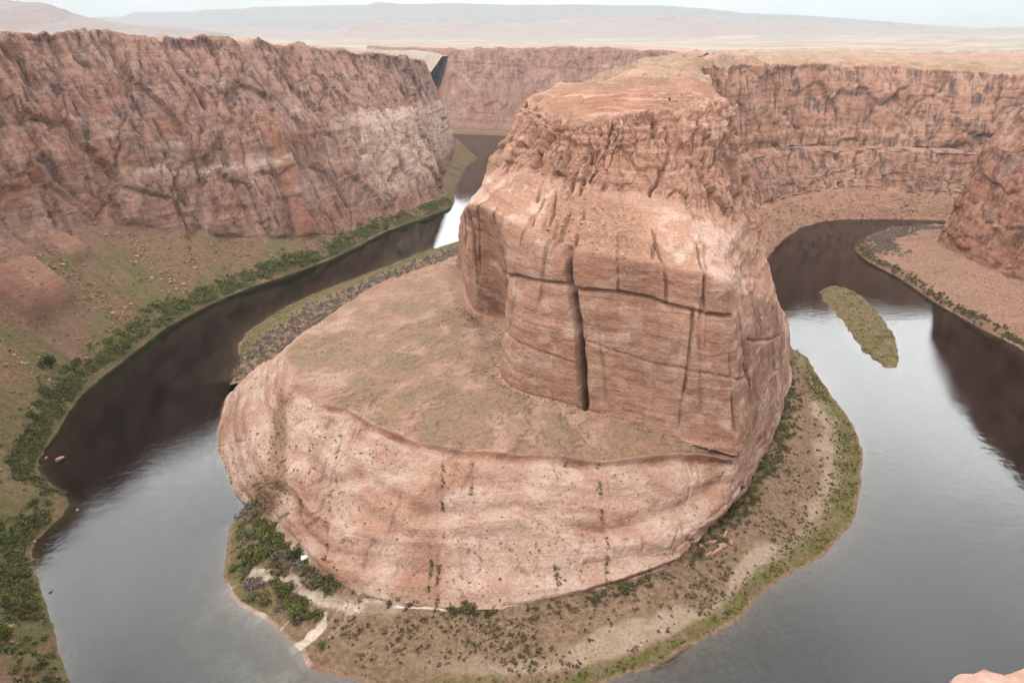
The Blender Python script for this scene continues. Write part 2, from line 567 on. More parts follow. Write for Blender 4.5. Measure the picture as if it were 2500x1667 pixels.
BUTTE = [
 [(350,1800,-5),(365,1790,40),(380,1780,90),(385,1775,95),(400,1765,170),(410,1760,200),(425,1750,250),(440,1740,252),(470,1720,254)],
 [(150,1550,-5),(172,1537,40),(200,1520,90),(206,1517,95),(235,1500,170),(245,1494,200),(262,1484,252),(290,1460,254),(330,1420,255)],
 [(40,1330,-5),(75,1310,40),(110,1290,85),(117,1287,90),(165,1260,170),(180,1250,205),(212,1235,254),(235,1225,256),(268,1210,257)],
 [(-15,1130,-5),(35,1112,40),(72,1102,80),(80,1098,85),(135,1086,170),(152,1080,205),(183,1072,255),(200,1065,257),(238,1050,258)],
 [(-45,950,0),(-22,942,30),(-6,938,64),(6,934,70),(50,912,170),(80,902,205),(118,890,256),(137,880,258),(188,868,259)],
 [(-88,765,1),(-74,758,35),(-63,761,66),(-58,746,69),(-22,715,160),(12,705,205),(62,712,255),(92,705,257),(135,690,258)],
 [(-162,655,1),(-150,650,35),(-138,647,67),(-52,689,69),(-48,640,131),(0,625,205),(34,645,254),(64,640,256),(118,612,257)],
 [(-232,570,-4),(-210,556,32),(-178,538,66),(-46,631,69),(-44,575,156),(-17,580,199),(10,585,252),(52,590,257),(110,575,257)],
 [(-266,554,-4),(-221,528,34),(-182,494,66),(-39,591,70),(-39,545,168),(-10,545,203),(13,560,250),(50,570,256),(108,560,257)],
 [(-253,494,-4),(-206,464,34),(-168,464,66),(-30,568,70),(-33,530,176),(0,530,203),(20,540,247),(50,555,255),(106,550,256)],
 [(-233,445,-4),(-181,411,34),(-154,440,66),(-6,554,70),(-20,512,180),(9,510,205),(27,520,246),(58,545,254),(106,542,256)],
 [(-209,407,-4),(-162,382,34),(-133,416,65),(4,504,70),(-5,468,183),(18,490,209),(33,503,244),(64,535,254),(107,536,256)],
 [(-173,375,2),(-139,363,34),(-113,412,64),(-8,457,69),(7,452,181),(26,480,209),(39,492,243),(70,530,253),(108,532,256)],
 [(-149,344,4),(-124,345,32),(-98,398,63),(-2,434,69),(18,440,178),(34,472,208),(49,484,244),(76,525,253),(109,530,256)],
 [(-116,312,5),(-98,329,32),(-80,388,61),(12,423,68),(29,430,176),(42,466,207),(58,480,245),(82,522,253),(110,529,256)],
 [(-68,292,6),(-63,321,30),(-49,375,60),(28,417,67),(37,424,175),(52,462,208),(65,478,246),(90,520,253),(112,528,256)],
 [(-18,286,6),(-14,319,29),(-13,369,58),(49,408,65),(47,418,174),(62,460,206),(76,480,248),(97,520,253),(114,528,256)],
 [(28,290,6),(32,320,28),(29,366,56),(74,400,61),(68,410,172),(74,456,203),(88,484,251),(104,522,253),(117,528,256)],
 [(66,301,6),(69,325,27),(62,363,54),(94,390,58),(90,404,170),(94,452,201),(102,488,252),(112,524,253),(120,529,256)],
 [(102,316,6),(102,333,27),(102,372,52),(113,382,55),(113,398,167),(113,450,196),(115,492,253),(120,527,253),(122,531,256)],
 [(128,347,6),(129,353,26),(128,374,50),(133,375,53),(128,396,162),(130,456,191),(130,500,255),(128,532,253),(124,534,256)],
 [(150,373,6),(147,370,27),(145,371,50),(145,370,53),(138,404,156),(145,466,186),(143,510,255),(134,540,253),(126,538,256)],
 [(172,406,6),(163,396,30),(153,384,62),(154,386,62),(155,430,136),(160,485,183),(151,522,254),(140,550,253),(128,545,256)],
 [(202,453,6),(192,441,30),(184,440,60),(184,442,61),(182,470,121),(176,505,173),(158,545,252),(144,568,254),(130,555,256)],
 [(235,516,6),(227,507,28),(222,510,51),(223,512,52),(216,520,101),(194,530,160),(167,580,253),(150,600,255),(132,575,257)],
 [(261,570,6),(252,557,28),(255,575,42),(255,577,43),(230,575,97),(211,575,154),(178,640,255),(160,650,256),(138,610,257)],
 [(292,665,4),(283,655,30),(270,655,50),(266,655,53),(238,655,110),(212,655,175),(190,700,255),(175,710,257),(150,690,258)],
 [(330,800,-5),(305,812,28),(282,822,52),(276,824,56),(258,835,120),(246,840,165),(222,850,254),(210,856,257),(195,868,258)],
 [(353,896,-5),(325,915,35),(300,932,70),(295,935,74),(283,945,115),(270,955,135),(248,972,252),(243,985,256),(240,1050,258)],
 [(400,990,-5),(372,1015,35),(345,1040,72),(340,1045,76),(328,1055,112),(310,1070,122),(292,1088,252),(288,1110,256),(280,1230,258)],
 [(451,1070,-5),(427,1100,35),(400,1130,70),(395,1135,74),(382,1145,108),(365,1160,115),(348,1180,252),(345,1220,255),(345,1480,256)],
 [(505,1135,-5),(488,1165,35),(468,1200,70),(465,1206,74),(455,1220,106),(442,1240,112),(428,1262,251),(428,1320,253),(760,2900,233)],
 [(566,1173,-5),(556,1208,38),(545,1245,76),(543,1250,80),(538,1265,105),(530,1285,111),(522,1318,250),(530,1400,251),(960,3000,233)],
 [(640,1180,-5),(640,1218,38),(640,1255,78),(640,1260,82),(640,1275,104),(638,1292,110),(636,1335,245),(650,1430,247),(1300,3200,233)],
 [(733,1173,-5),(736,1208,34),(740,1242,66),(741,1250,72),(742,1264,103),(744,1280,109),(746,1325,242),(780,1430,243),(1900,3300,233)],
 [(840,1158,-5),(846,1190,32),(854,1222,60),(856,1232,70),(860,1246,100),(864,1262,106),(872,1305,235),(920,1420,238),(2600,3300,233)],
 [(960,1130,-5),(970,1160,30),(982,1190,56),(986,1200,68),(992,1214,98),(998,1230,104),(1010,1272,228),(1080,1390,233),(3400,3200,233)],
 [(1100,1085,-5),(1115,1114,30),(1130,1142,56),(1135,1152,68),(1142,1166,96),(1150,1182,102),(1168,1226,226),(1260,1340,232),(4400,3000,233)],
 [(1300,1000,-5),(1318,1028,30),(1336,1056,56),(1342,1066,68),(1350,1080,96),(1360,1096,102),(1384,1140,226),(1500,1250,232),(5600,2700,233)],
]

for c_ in BUTTE:
    if c_[0][2] < 0:
        c_[0] = (c_[0][0], c_[0][1], -9)
for c_ in BUTTE[28:]:                                               # the far side walls fall almost to the water
    f_ = np.array(c_[0], float)
    for r_, kx, kz in ((1, 0.75, 0.45), (2, 0.72, 0.52), (3, 0.76, 0.55)):
        q_ = np.array(c_[r_], float)
        c_[r_] = (f_[0] + (q_[0] - f_[0]) * kx, f_[1] + (q_[1] - f_[1]) * kx, q_[2] * kz)
for c_ in BUTTE[10:21]:
    c_[1] = (c_[1][0], c_[1][1], c_[1][2] - 4)
nb = len(BUTTE)
for i_, c_ in enumerate(BUTTE):                                     # the two sides overlap a little along the spine of the neck
    x_, y_, z_ = c_[8]
    if 2 <= i_ <= 9:
        c_[8] = (x_ + 14, y_, z_ - 1.2)
    elif 22 <= i_ <= 30:
        c_[8] = (x_ - 14, y_ + (8 if i_ < 27 else 0), z_ - 2.2)
nu = [14] * 4 + [24] + [40] * 3 + [44] * 3 + [48] * 14 + [40] * 2 + [32] * 3 + [34] * 6 + [16] * (nb - 1 - 36)
nu = (nu + [20] * nb)[:nb - 1]
Pb, cub, rvb = grid_from_net(BUTTE, nu, [52, 58, 64, 110, 62, 74, 26, 34], smooth_v=3)
Nb = grid_normals(smooth_grid(Pb, 6))
if Nb[len(cub) // 2, 300, 1] > 0:
    Nb = -Nb
CU, RV = np.meshgrid(cub, rvb, indexing='ij')
pb = Pb.reshape(-1, 3)
front = sstep(4.5, 7.5, CU) * (1 - sstep(25.0, 27.0, CU))           # the butte itself; the rest is canyon side
cap = sstep(4.7, 5.05, RV) * (1 - sstep(6.0, 6.25, RV))             # blocky caprock cliff
face = sstep(2.95, 3.1, RV) * (1 - sstep(3.95, 4.1, RV))            # smooth massive face
apron = (1 - sstep(1.9, 2.05, RV))
bench = sstep(1.95, 2.05, RV) * (1 - sstep(2.9, 3.0, RV))
slope = sstep(3.95, 4.05, RV) * (1 - sstep(4.7, 4.95, RV))          # talus and slickrock above the face
top = sstep(6.0, 6.2, RV)
w_all = 1 - front * (0.66 * face + 0.72 * apron + 0.85 * bench + 0.35 * slope + 0.0 * cap) - 0.55 * top
w_all = np.where(front < 0.5, w_all * (1 - 0.75 * (1 - sstep(1.8, 2.1, RV))), w_all)   # talus under the side walls
Nb[RV > 6.15] = (0, 0, 1)
blk = 1 - front * (1 - (1.7 * cap + 0.10 * face + 0.25 * slope + 0.05 * apron))
kf = int(np.searchsorted(cub, 26.6))
db = np.concatenate([rockify(Pb[:kf], Nb[:kf], block=blk[:kf], seed=3, bsize=(17, 17, 30), where=w_all[:kf]),
                     rockify(Pb[kf:], Nb[kf:], block=1.8, wob=0.5, bed=1.1, seed=4, bsize=(55, 55, 62), where=w_all[kf:])])
# slickrock swells and cross-bed ribs on the apron and the massive face
sw = fbm(pb / np.array([38, 38, 22]), 4, 71).reshape(CU.shape)
db += front * (apron * 3.2 + face * 2.2 + slope * 1.8) * sw
wz = pb[:, 2] + 7 * fbm(pb / 30, 3, 77) + 0.10 * pb[:, 0]
ribs = (strata(wz, 5, 6.0, 0.5) * 0.8 + strata(wz * 1.0, 6, 2.2, 0.5) * 0.32).reshape(CU.shape)
db += front * (apron * 0.9 + face * 0.45 + slope * 1.2) * ribs
# named joints, ledges and lips of the butte, given in the net's own column and row numbers
LU = np.linalg.norm(np.gradient(Pb, axis=0), axis=2) / np.gradient(cub)[:, None]
LV = np.linalg.norm(np.gradient(Pb, axis=1), axis=2) / np.gradient(rvb)[None, :]
wob = fbm(pb / 7, 3, 301).reshape(CU.shape)
wob2 = fbm(pb / 19, 3, 302).reshape(CU.shape)


def joint(pts, width, depth, ragged=1.0):
    """a joint running up the rock: pts (column, row), row rising"""
    c_, r_ = zip(*sorted(pts, key=lambda q: q[1]))
    d_ = (CU - np.interp(RV, r_, c_)) * LU + ragged * (1.6 * wob + 1.6 * wob2)
    return -depth * np.clip(0.75 + 1.1 * wob2, 0.15, 1.3) * np.exp(-(d_ / width) ** 2) * sstep(r_[0] - 0.03, r_[0] + 0.02, RV) * (1 - sstep(r_[-1] - 0.02, r_[-1] + 0.05, RV))


def parting(pts, width, depth, ragged=0.6):
    """a bedding parting running along the rock: pts (column, row), column rising"""
    c_, r_ = zip(*pts)
    d_ = (RV - np.interp(CU, c_, r_)) * LV + ragged * wob
    return -depth * np.exp(-(d_ / width) ** 2) * sstep(c_[0] - 0.1, c_[0] + 0.2, CU) * (1 - sstep(c_[-1] - 0.2, c_[-1] + 0.1, CU))


db += joint([(15.02, 4.0), (15.27, 3.81), (15.71, 3.61), (15.88, 3.4), (15.96, 3.23), (16.06, 3.0)], 1.8, 24, 0.5)
db += 3.0 * face * front * sstep(-2, 1, -(CU - np.interp(RV, [3.0, 3.23, 3.4, 3.61, 3.81, 4.0], [16.06, 15.96, 15.88, 15.71, 15.27, 15.02])) * LU) * sstep(11, 12.5, CU) * (1 - sstep(15.8, 16.2, CU))
db += joint([(10.4, 4.05), (10.66, 3.78), (10.75, 3.59), (10.5, 3.0)], 3.0, 11)
db += joint([(9.0, 4.0), (9.1, 3.3)], 1.5, 4)
db += joint([(17.9, 4.45), (18.1, 4.05), (18.23, 3.9), (18.31, 3.76)], 0.9, 4.5, 0.6)
db += joint([(19.27, 4.4), (19.25, 3.95), (19.35, 3.8)], 0.8, 4, 0.5)
db += joint([(16.9, 4.3), (16.95, 3.8)], 0.7, 3, 0.6)
db += joint([(21.5, 3.9), (21.94, 3.53), (22.33, 3.21), (22.45, 2.95)], 1.6, 7)
db += joint([(23.6, 3.9), (23.7, 2.0), (23.6, 0.4)], 1.4, 6)
db += joint([(24.5, 3.9), (24.6, 2.0), (24.5, 0.4)], 1.2, 5)
db += joint([(11.0, 6.05), (11.6, 5.61), (12.12, 4.9)], 1.5, 6, 2.0)
db += joint([(10.0, 6.0), (10.3, 5.8), (11.42, 5.2), (12.0, 4.5)], 1.3, 5)
db += joint([(12.9, 4.8), (13.27, 4.5), (13.4, 4.1)], 0.9, 3.5, 0.6)
db += joint([(18.04, 5.9), (18.5, 5.55), (17.96, 5.0)], 1.2, 4.5, 2.2)
db += joint([(15.6, 6.0), (15.2, 5.0)], 1.2, 4.5, 2.2)
db += joint([(20.4, 5.8), (20.0, 5.0)], 1.2, 4)
led = np.interp(CU, [9.9, 12.5, 15.0, 15.9, 16.9, 17.9, 18.6, 19.4, 20.4], [3.52, 3.73, 3.79, 3.77, 3.81, 3.81, 3.79, 3.79, 3.82])
band = sstep(10.8, 11.2, CU) * (1 - sstep(20.4, 20.9, CU))
lm = (RV - led) * LV + 0.8 * wob
db += band * (2.6 * sstep(-0.4, 0.5, lm) * (1 - sstep(4.0, 4.06, RV)) - 2.2 * np.exp(-((lm + 1.0) / 1.1) ** 2))
db += parting([(15.9, 3.45), (18, 3.42), (20.8, 3.46), (22, 3.4)], 0.8, 1.3)
db += parting([(11.5, 3.3), (13, 3.33), (15.8, 3.3)], 0.8, 1.3)
db += parting([(22, 3.7), (24, 3.4), (25.5, 3.2)], 1.0, 2.0)
# lip and undercut along the bench edge, little cliff at the foot of the apron
lipm = (RV - 2.0) * np.minimum(LV, 90)
lipw = front * (0.75 + 0.5 * fbm(pb / 20, 3, 305).reshape(CU.shape)) * sstep(10.8, 11.5, CU) * (1 - sstep(21.3, 21.8, CU))
db += lipw * (-5.5 * np.exp(-((lipm + 4.4 + 1.5 * wob) / 2.8) ** 2) + 1.6 * np.exp(-((lipm + 0.4) / 1.2) ** 2))
fcl = np.interp(CU, [15.5, 17, 18, 19.5, 20.5, 21.3, 21.8], [0.0, 0.16, 0.26, 0.42, 0.62, 0.8, 0.0])
fw = sstep(16.0, 17.2, CU) * (1 - sstep(21.2, 21.7, CU))
db += -6.0 * fw * (1 - sstep(fcl - 0.06, fcl, RV + 0.03 * wob)) * (0.8 + 0.4 * wob)
# scarps stepping down the apron
for (pts_, h_) in (([(11, 1.35), (12.5, 1.2), (14, 1.42), (15.2, 1.2), (16.4, 1.3), (17.6, 1.05), (19, 1.2), (21, 1.4)], 4.4), ([(13, 0.5), (14.5, 0.42), (16, 0.5), (17.5, 0.36), (18.5, 0.5)], 2.0)):
    c_, r_ = zip(*pts_)
    sm_ = (RV - np.interp(CU, c_, r_)) * LV + 3.5 * fbm(pb / 24, 3, 311).reshape(CU.shape)
    db += front * sstep(c_[0], c_[0] + 1, CU) * (1 - sstep(c_[-1] - 1, c_[-1], CU)) * (-h_ * np.exp(-((sm_ - 2.0) / 5.5) ** 2) + h_ * 0.7 * np.exp(-((sm_ + 6) / 6.0) ** 2))
JOINTS = [[(12.4, 1.72), (13.29, 1.19), (14.0, 0.31)], [(11.54, 1.5), (12.81, 0.77)], [(15.23, 1.83), (15.38, 1.31)], [(15.4, 1.09), (15.52, 0.02)], [(15.69, 1.88), (15.75, 1.47)],
          [(15.77, 0.9), (15.83, 0.4)], [(17.77, 1.97), (17.65, 1.22), (17.71, 0.04)], [(16.9, 0.63), (16.96, 0.25)], [(15.34, 1.0), (15.4, 0.2)], [(15.70, 0.85), (15.76, 0.45)]]
for j_ in JOINTS:
    db += joint(j_, 0.9, 1.5, 0.5)

db += joints_random(CU, RV, LU, 46, 6.5, 25.0, 4.95, 6.05, 0.9, 1.8, 2.5, 7.0, 911, 0.25)
db += front * joints_random(CU, RV, LU, 30, 7.5, 25.0, 3.0, 4.6, 0.7, 1.3, 1.5, 4.5, 924, 0.3)
db += front * joints_random(CU, RV, LU, 70, 8.0, 21.5, 0.1, 1.95, 0.7, 1.4, 0.8, 2.6, 923, 0.2)
db += (1 - front) * joints_random(CU, RV, LU, 110, 26.0, 38.0, 2.2, 6.05, 2.2, 4.2, 5.0, 14.0, 912, 0.15)
flb = fbm(np.stack([CU.ravel() * 2.1 + 0.3 * RV.ravel(), RV.ravel() * 0.35, np.zeros(CU.size)], 1), 3, 913, ridged=True).reshape(CU.shape)
db += (1 - front) * flb * (2.6 * sstep(2.2, 2.6, RV) * (1 - sstep(5.9, 6.1, RV)) + 6.0 * sstep(0.2, 0.9, RV) * (1 - sstep(1.7, 2.2, RV)))
db += (1 - front) * (1 - sstep(1.9, 2.3, RV)) * sstep(0.1, 0.4, RV) * (fbm(pb / 22, 4, 914, ridged=True) * 4.0 + fbm(pb / 6, 3, 915) * 1.2).reshape(CU.shape)
db += front * sstep(10.5, 12, CU) * (1 - sstep(20, 21, CU)) * np.exp(-((RV - 1.97) / 0.22) ** 2) * 9.0 * fbm(pb / 34, 3, 916).reshape(CU.shape)
tb_ = 8.0 * fbm(pb / np.array([50, 50, 1e9]), 4, 917).reshape(CU.shape) + 1.2 * fbm(pb / np.array([11, 11, 1e9]), 3, 918).reshape(CU.shape)
db += front * bench * (np.floor(tb_ / 1.1) * 1.1 + 1.1 * sstep(0.8, 1.0, tb_ / 1.1 - np.floor(tb_ / 1.1)) + 0.35 * fbm(pb / 3.0, 3, 919).reshape(CU.shape))
bedz = pb[:, 2] + 2.5 * fbm(pb / 25, 3, 920)
db += front * sstep(5.45, 5.8, RV) * (1 - sstep(6.1, 6.3, RV)) * (strata(bedz, 921, 3.4, 0.3) * 2.2 + strata(bedz, 922, 1.3, 0.3) * 0.7).reshape(CU.shape)
# slabby ledges on the plateau
ter = 18.0 * fbm(pb / np.array([60, 26, 1e9]), 4, 321).reshape(CU.shape) + 0.9 * fbm(pb / np.array([9, 6, 1e9]), 3, 322).reshape(CU.shape)
ter_q = np.floor(ter / 2.8) * 2.8 + 2.8 * sstep(0.8, 1.0, ter / 2.8 - np.floor(ter / 2.8))
db += sstep(6.02, 6.3, RV) * ter_q * 0.9
Pb2 = Pb + Nb * db[..., None]
nrim = 2.2 * noise1(CU * 2.6, 331) + 1.6 * np.round(2 * noise1(CU * 6.5, 332)) / 2 + 0.7 * noise1(CU * 19, 333)
Pb2[..., 2] += nrim * sstep(5.7, 6.0, RV) * (1 - sstep(6.15, 6.7, RV)) * sstep(5, 7, CU)
# ragged drop along the edge of the bench
mk = np.zeros((*CU.shape, 4))
big = fbm(pb / 26, 4, 81).reshape(CU.shape)
mid = fbm(pb / 8, 4, 82).reshape(CU.shape)
Nb2 = grid_normals(smooth_grid(Pb2, 2))
Nb2 *= np.sign((Nb2 * Nb).sum(-1, keepdims=True))
flat = sstep(0.55, 0.9, Nb2[..., 2])
side_talus = (1 - front) * (1 - sstep(1.9, 2.15, RV + 0.25 * big))
bmix = sstep(-0.5, 0.4, big + 0.5 * mid)
mk[..., 0] = np.clip(front * bench * (0.25 + 0.5 * bmix) + front * slope * sstep(-0.05, 0.3, big + 0.25 - 0.25 * np.abs(CU - 15.5) / 3.0) * flat
                     + side_talus * 0.95 + 0.35 * front * apron * sstep(0.1, 0.5, big) * flat, 0, 1)
mk[..., 1] = np.clip(front * bench * (0.25 + 0.65 * bmix), 0, 0.95) + side_talus * 0.05 + (1 - front) * top * (0.35 + 0.6 * sstep(-0.2, 0.2, big))
mk[..., 2] = np.clip(front * (slope * sstep(-0.2, 0.3, mid + 0.3 * np.sin(CU)) * 0.9 + 0.95 * apron * sstep(-0.5, 0.2, big)
                     + face * 0.5 * sstep(-0.1, 0.4, mid) + 0.3 * cap * flat) + top * 0.12 * sstep(-0.2, 0.4, mid) + front * bench * 0.55 * (1 - bmix), 0, 1)
mk[..., 3] = np.clip(0.30 * cap * front + 0.18 * apron * front * sstep(1.4, 2.0, RV) + 0.2 * face * front + 0.45 * (1 - front) * sstep(-0.3, 0.3, big), 0, 1)
tal_b = sstep(12.4, 13.6, CU + 0.5 * mid) * (1 - sstep(17.0, 18.0, CU + 0.5 * mid)) * slope
mk[..., 0] = np.maximum(mk[..., 0] * (1 - 0.8 * front * slope), tal_b * 0.95)
mk[..., 2] *= 1 - 0.85 * tal_b
mk[..., 3] = np.maximum(mk[..., 3], 0.65 * tal_b)
mk[..., 3] = np.maximum(mk[..., 3], np.clip(lipw * np.exp(-((lipm + 3.5) / 2.6) ** 2) * 1.3, 0, 1))
mk[..., 3] = np.maximum(mk[..., 3], 0.9 * fw * (1 - sstep(fcl - 0.04, fcl + 0.02, RV)))
mk[..., 3] = np.maximum(mk[..., 3], front * bench * (1 - sstep(0.75, 0.93, Nb2[..., 2])) * 0.7)
mk[..., 3] = np.maximum(mk[..., 3], top * (1 - sstep(0.7, 0.95, Nb2[..., 2])) * 0.5)
gul_b = np.exp(-((CU - np.interp(RV, [0.1, 0.98, 1.29, 1.7], [12.0, 11.35, 10.5, 9.6])) / 0.42) ** 2) * (1 - sstep(1.6, 1.9, RV)) * front
mk[..., 0] = np.maximum(mk[..., 0], np.clip(0.85 * gul_b + front * top * 0.45 * sstep(-0.1, 0.3, big), 0, 1))
mk[..., 1] = np.maximum(mk[..., 1], 0.55 * gul_b)
mk2 = np.zeros_like(mk)
mk2[..., 0] = np.clip((1 - front) * sstep(2.0, 2.3, RV) * 1.2 + 0.45 * front * sstep(20.5, 22.5, CU) * (1 - slope) + 0.22 * front * (face + cap), 0, 1) * (1 - top)
mk2[..., 1] = np.clip(front * (bench * 1.0 + apron * 0.55 + slope * 0.3) + (1 - front) * top * 0.5, 0, 1)
mk2[..., 2] = np.clip(1 - front * (0.85 * apron + bench + 0.7 * face + 0.75 * slope), 0, 1) * (1 - 0.7 * top)
mk2[..., 3] = 1
butte = grid_object('canyon_butte', Pb2, M_butte, masks={'mask': mk.reshape(-1, 4), 'mask2': mk2.reshape(-1, 4)}, kind='structure')


# ------------------------------------------------------------------ walls given as bank point, inland direction and profile
def wall_net(columns):
    """columns: (x, y, nx, ny, [(offset, z), ...])"""
    out = []
    for x, y, nx, ny, prof in columns:
        l = math.hypot(nx, ny)
        out.append([(x + nx / l * o, y + ny / l * o, z) for o, z in prof])
    return out


def talus_wall(name, columns, nu, nv, mat, seed, sign, green=0.0, bsize=(36, 36, 90), amp=1.0, blockw=1.0, extra=None, varn=0.8, joints=(), paint=None, njoint=90, jdep=9.0, flute=5.0, notch=3.2):
    P, cu, rv = grid_from_net(wall_net(columns), nu, nv)
    N = grid_normals(smooth_grid(P, 6))
    if N[..., 2].mean() < 0:
        N = -N
    CU, RV = np.meshgrid(cu, rv, indexing='ij')
    p = P.reshape(-1, 3)
    tal = 1 - sstep(3.85, 4.15, RV)
    topw = sstep(6.0, 6.2, RV)
    where = (1 - 0.86 * tal) * (1 - 0.5 * topw)
    d = rockify(P, N, amp=amp, block=blockw, wob=0.3, bed=0.7, seed=seed, bsize=bsize, where=where)
    # gullies and fans on the talus
    gul = fbm(np.stack([CU.ravel() * 2.3, RV.ravel() * 0.2, np.zeros(CU.size)], 1), 4, seed + 60, ridged=True).reshape(CU.shape)
    d += tal * sstep(1.6, 2.6, RV) * gul * 7.5
    d += tal * fbm(p / 5.0, 3, seed + 61).reshape(CU.shape) * 0.7
    for (cj, r0, r1, lean, wd, dep) in joints:                       # deep joints running down the wall
        c0 = cj + lean * (RV - r0) + 0.05 * noise1(RV * 3, int(cj * 100))
        d -= dep * np.exp(-((CU - c0) / wd) ** 2) * sstep(r0 - 0.1, r0 + 0.2, RV) * (1 - sstep(r1 - 0.2, r1, RV))
    LU = np.linalg.norm(np.gradient(P, axis=0), axis=2) / np.gradient(cu)[:, None]
    flu = fbm(np.stack([CU.ravel() * 1.9 + 0.25 * RV.ravel(), RV.ravel() * 0.35, np.zeros(CU.size)], 1), 3, seed + 64, ridged=True).reshape(CU.shape)
    d += (1 - tal) * (1 - topw) * flu * flute
    d += joints_random(CU, RV, LU, njoint, 3.0, cu[-1], 4.0, 6.1, 1.2, 2.6, 4.0, jdep, seed + 65) * (1 - tal)
    if extra is not None:
        d += extra(CU, RV, P)
    if name != 'canyon_wall_far':
        d *= 0.1 + 0.9 * sstep(2.0, 4.0, CU)
    P2 = P + N * d[..., None]
    nt_ = 1.3 * noise1(CU * 2.3, seed + 66) + 0.7 * np.round(1.5 * noise1(CU * 7.0, seed + 67)) / 1.5 + 0.3 * noise1(CU * 23.0, seed + 68)
    away = sstep(3.0, 6.0, CU) if name != 'canyon_wall_far' else 1.0
    P2[..., 2] += away * notch * nt_ * sstep(5.55, 6.0, RV) * (1 - 0.7 * sstep(6.05, 7.0, RV))
    tr_ = 7 * fbm(p / np.array([70, 40, 1e9]), 4, seed + 69).reshape(CU.shape)
    P2[..., 2] += away * sstep(6.0, 6.4, RV) * (np.floor(tr_ / 1.5) * 1.5)
    big = fbm(p / 40, 4, seed + 62).reshape(CU.shape)
    mid = fbm(p / 12, 4, seed + 63).reshape(CU.shape)
    mk = np.zeros((*CU.shape, 4))
    N2 = grid_normals(P2)
    flat = sstep(0.6, 0.9, np.abs(N2[..., 2]))
    mk[..., 0] = np.clip(tal + 0.6 * flat * (1 - topw) * sstep(4.0, 4.3, RV), 0, 1)
    fanm = sstep(-0.25, 0.35, gul + 0.5 * big)
    mk[..., 1] = np.clip(green * tal * (0.08 + 1.0 * fanm * sstep(-0.35, 0.3, big + 0.6 * (3.5 - RV))) * (1.1 - 0.3 * np.abs(mid)), 0, 1) + topw * sstep(0.0, 0.3, big) * 0.4
    mk[..., 2] = np.clip(0.5 * topw + 0.45 * sstep(0.15, 0.45, big) * sstep(4.0, 4.6, RV) * (1 - topw), 0, 1)
    mk[..., 3] = np.clip(0.55 * sstep(0.1, 0.45, -big) * (1 - tal), 0, 1)
    if paint is not None:
        paint(CU, RV, mk, big, mid)
    mk2 = np.zeros_like(mk)
    mk2[..., 0] = np.clip((1 - tal) * (1 - topw) * varn * (0.75 + 0.55 * sstep(4.95, 5.1, RV)), 0, 1.2)
    mk2[..., 1] = 0.45 * tal + 0.6 * topw
    mk2[..., 2] = (1 - tal) * (1 - 0.7 * topw)
    mk2[..., 3] = 1
    o = grid_object(name, P2, mat, masks={'mask': mk.reshape(-1, 4), 'mask2': mk2.reshape(-1, 4)}, kind='structure')
    return o, P2, CU, RV, N2


def prof(w1, zt, ot, zl, ol, zr, orr, inl=((60, 1.5), (1500, -40))):
    """bank bench, talus top (offset ot, z zt), ledge (ol, zl), rim (orr, zr), inland"""
    return [(-30, -11), (-3, -1.5), (3, 1.2), (w1, 4.5), (ot, zt), (ol, zl), (orr, zr), (orr + inl[0][0], zr + inl[0][1]), (orr + inl[1][0], zr + inl[1][1])]


LEFT = [
    (60, 140, 0.0, -1.0, prof(10, 60, 70, 170, 105, 298, 139, ((40, 1), (1500, 0)))),
    (-80, 152, -0.3, -0.95, prof(10, 62, 74, 170, 110, 298, 150, ((40, 1), (1500, 0)))),
    (-165, 196, -0.7, -0.7, prof(10, 62, 95, 170, 130, 298, 175, ((40, 1), (1500, 0)))),
    (-223, 244, -0.92, -0.4, prof(12, 66, 112, 160, 140, 298, 190, ((40, 1), (1500, 0)))),
    (-259, 286, -0.9, -0.45, prof(14, 66, 115, 160, 142, 298, 195)),
    (-306, 342, -0.85, -0.3, prof(15, 66, 115, 160, 142, 298, 195)),
    (-309, 388, -0.97, -0.1, prof(22, 66, 115, 158, 142, 298, 195)),
    (-358, 431, -0.98, 0.0, prof(20, 66, 112, 158, 140, 298, 195)),
    (-378, 492, -1.0, 0.05, prof(18, 78, 118, 158, 142, 299, 195)),
    (-392, 551, -1.0, 0.1, prof(16, 86, 122, 160, 146, 300, 195)),
    (-390, 630, -0.99, 0.15, prof(16, 92, 120, 160, 144, 300, 195)),
    (-385, 703, -0.96, 0.25, prof(14, 94, 118, 162, 142, 300, 195)),
    (-367, 771, -0.94, 0.33, prof(13, 88, 110, 162, 136, 300, 196)),
    (-340, 830, -0.92, 0.40, prof(12, 62, 84, 162, 124, 299, 196)),
    (-303, 886, -0.90, 0.43, prof(11, 42, 56, 160, 114, 297, 194)),
    (-263, 955, -0.90, 0.44, prof(10, 28, 38, 158, 106, 293, 192)),
    (-235, 1030, -0.90, 0.45, prof(9, 15, 23, 155, 100, 288, 190)),
    (-207, 1110, -0.89, 0.46, prof(9, 12, 19, 150, 95, 283, 186)),
    (-156, 1200, -0.88, 0.48, prof(9, 12, 20, 150, 92, 274, 182)),
    (-112, 1290, -0.88, 0.48, prof(12, 14, 26, 150, 92, 266, 178)),
    (-118, 1400, -0.98, 0.1, prof(14, 14, 30, 140, 62, 258, 105)),
    (-118, 1550, -1.0, 0.0, prof(14, 16, 34, 135, 66, 252, 110)),
    (-112, 1700, -1.0, 0.0, prof(14, 20, 40, 125, 80, 245, 120)),
    (-95, 1860, -1.0, -0.1, prof(14, 40, 50, 120, 85, 236, 125)),
    (-180, 1990, -0.6, -0.8, prof(14, 40, 50, 130, 90, 240, 125, ((60, 1.5), (300, 0)))),
    (-400, 2060, -0.3, -0.95, prof(14, 40, 50, 130, 90, 244, 125, ((60, 1.5), (250, 0)))),
]
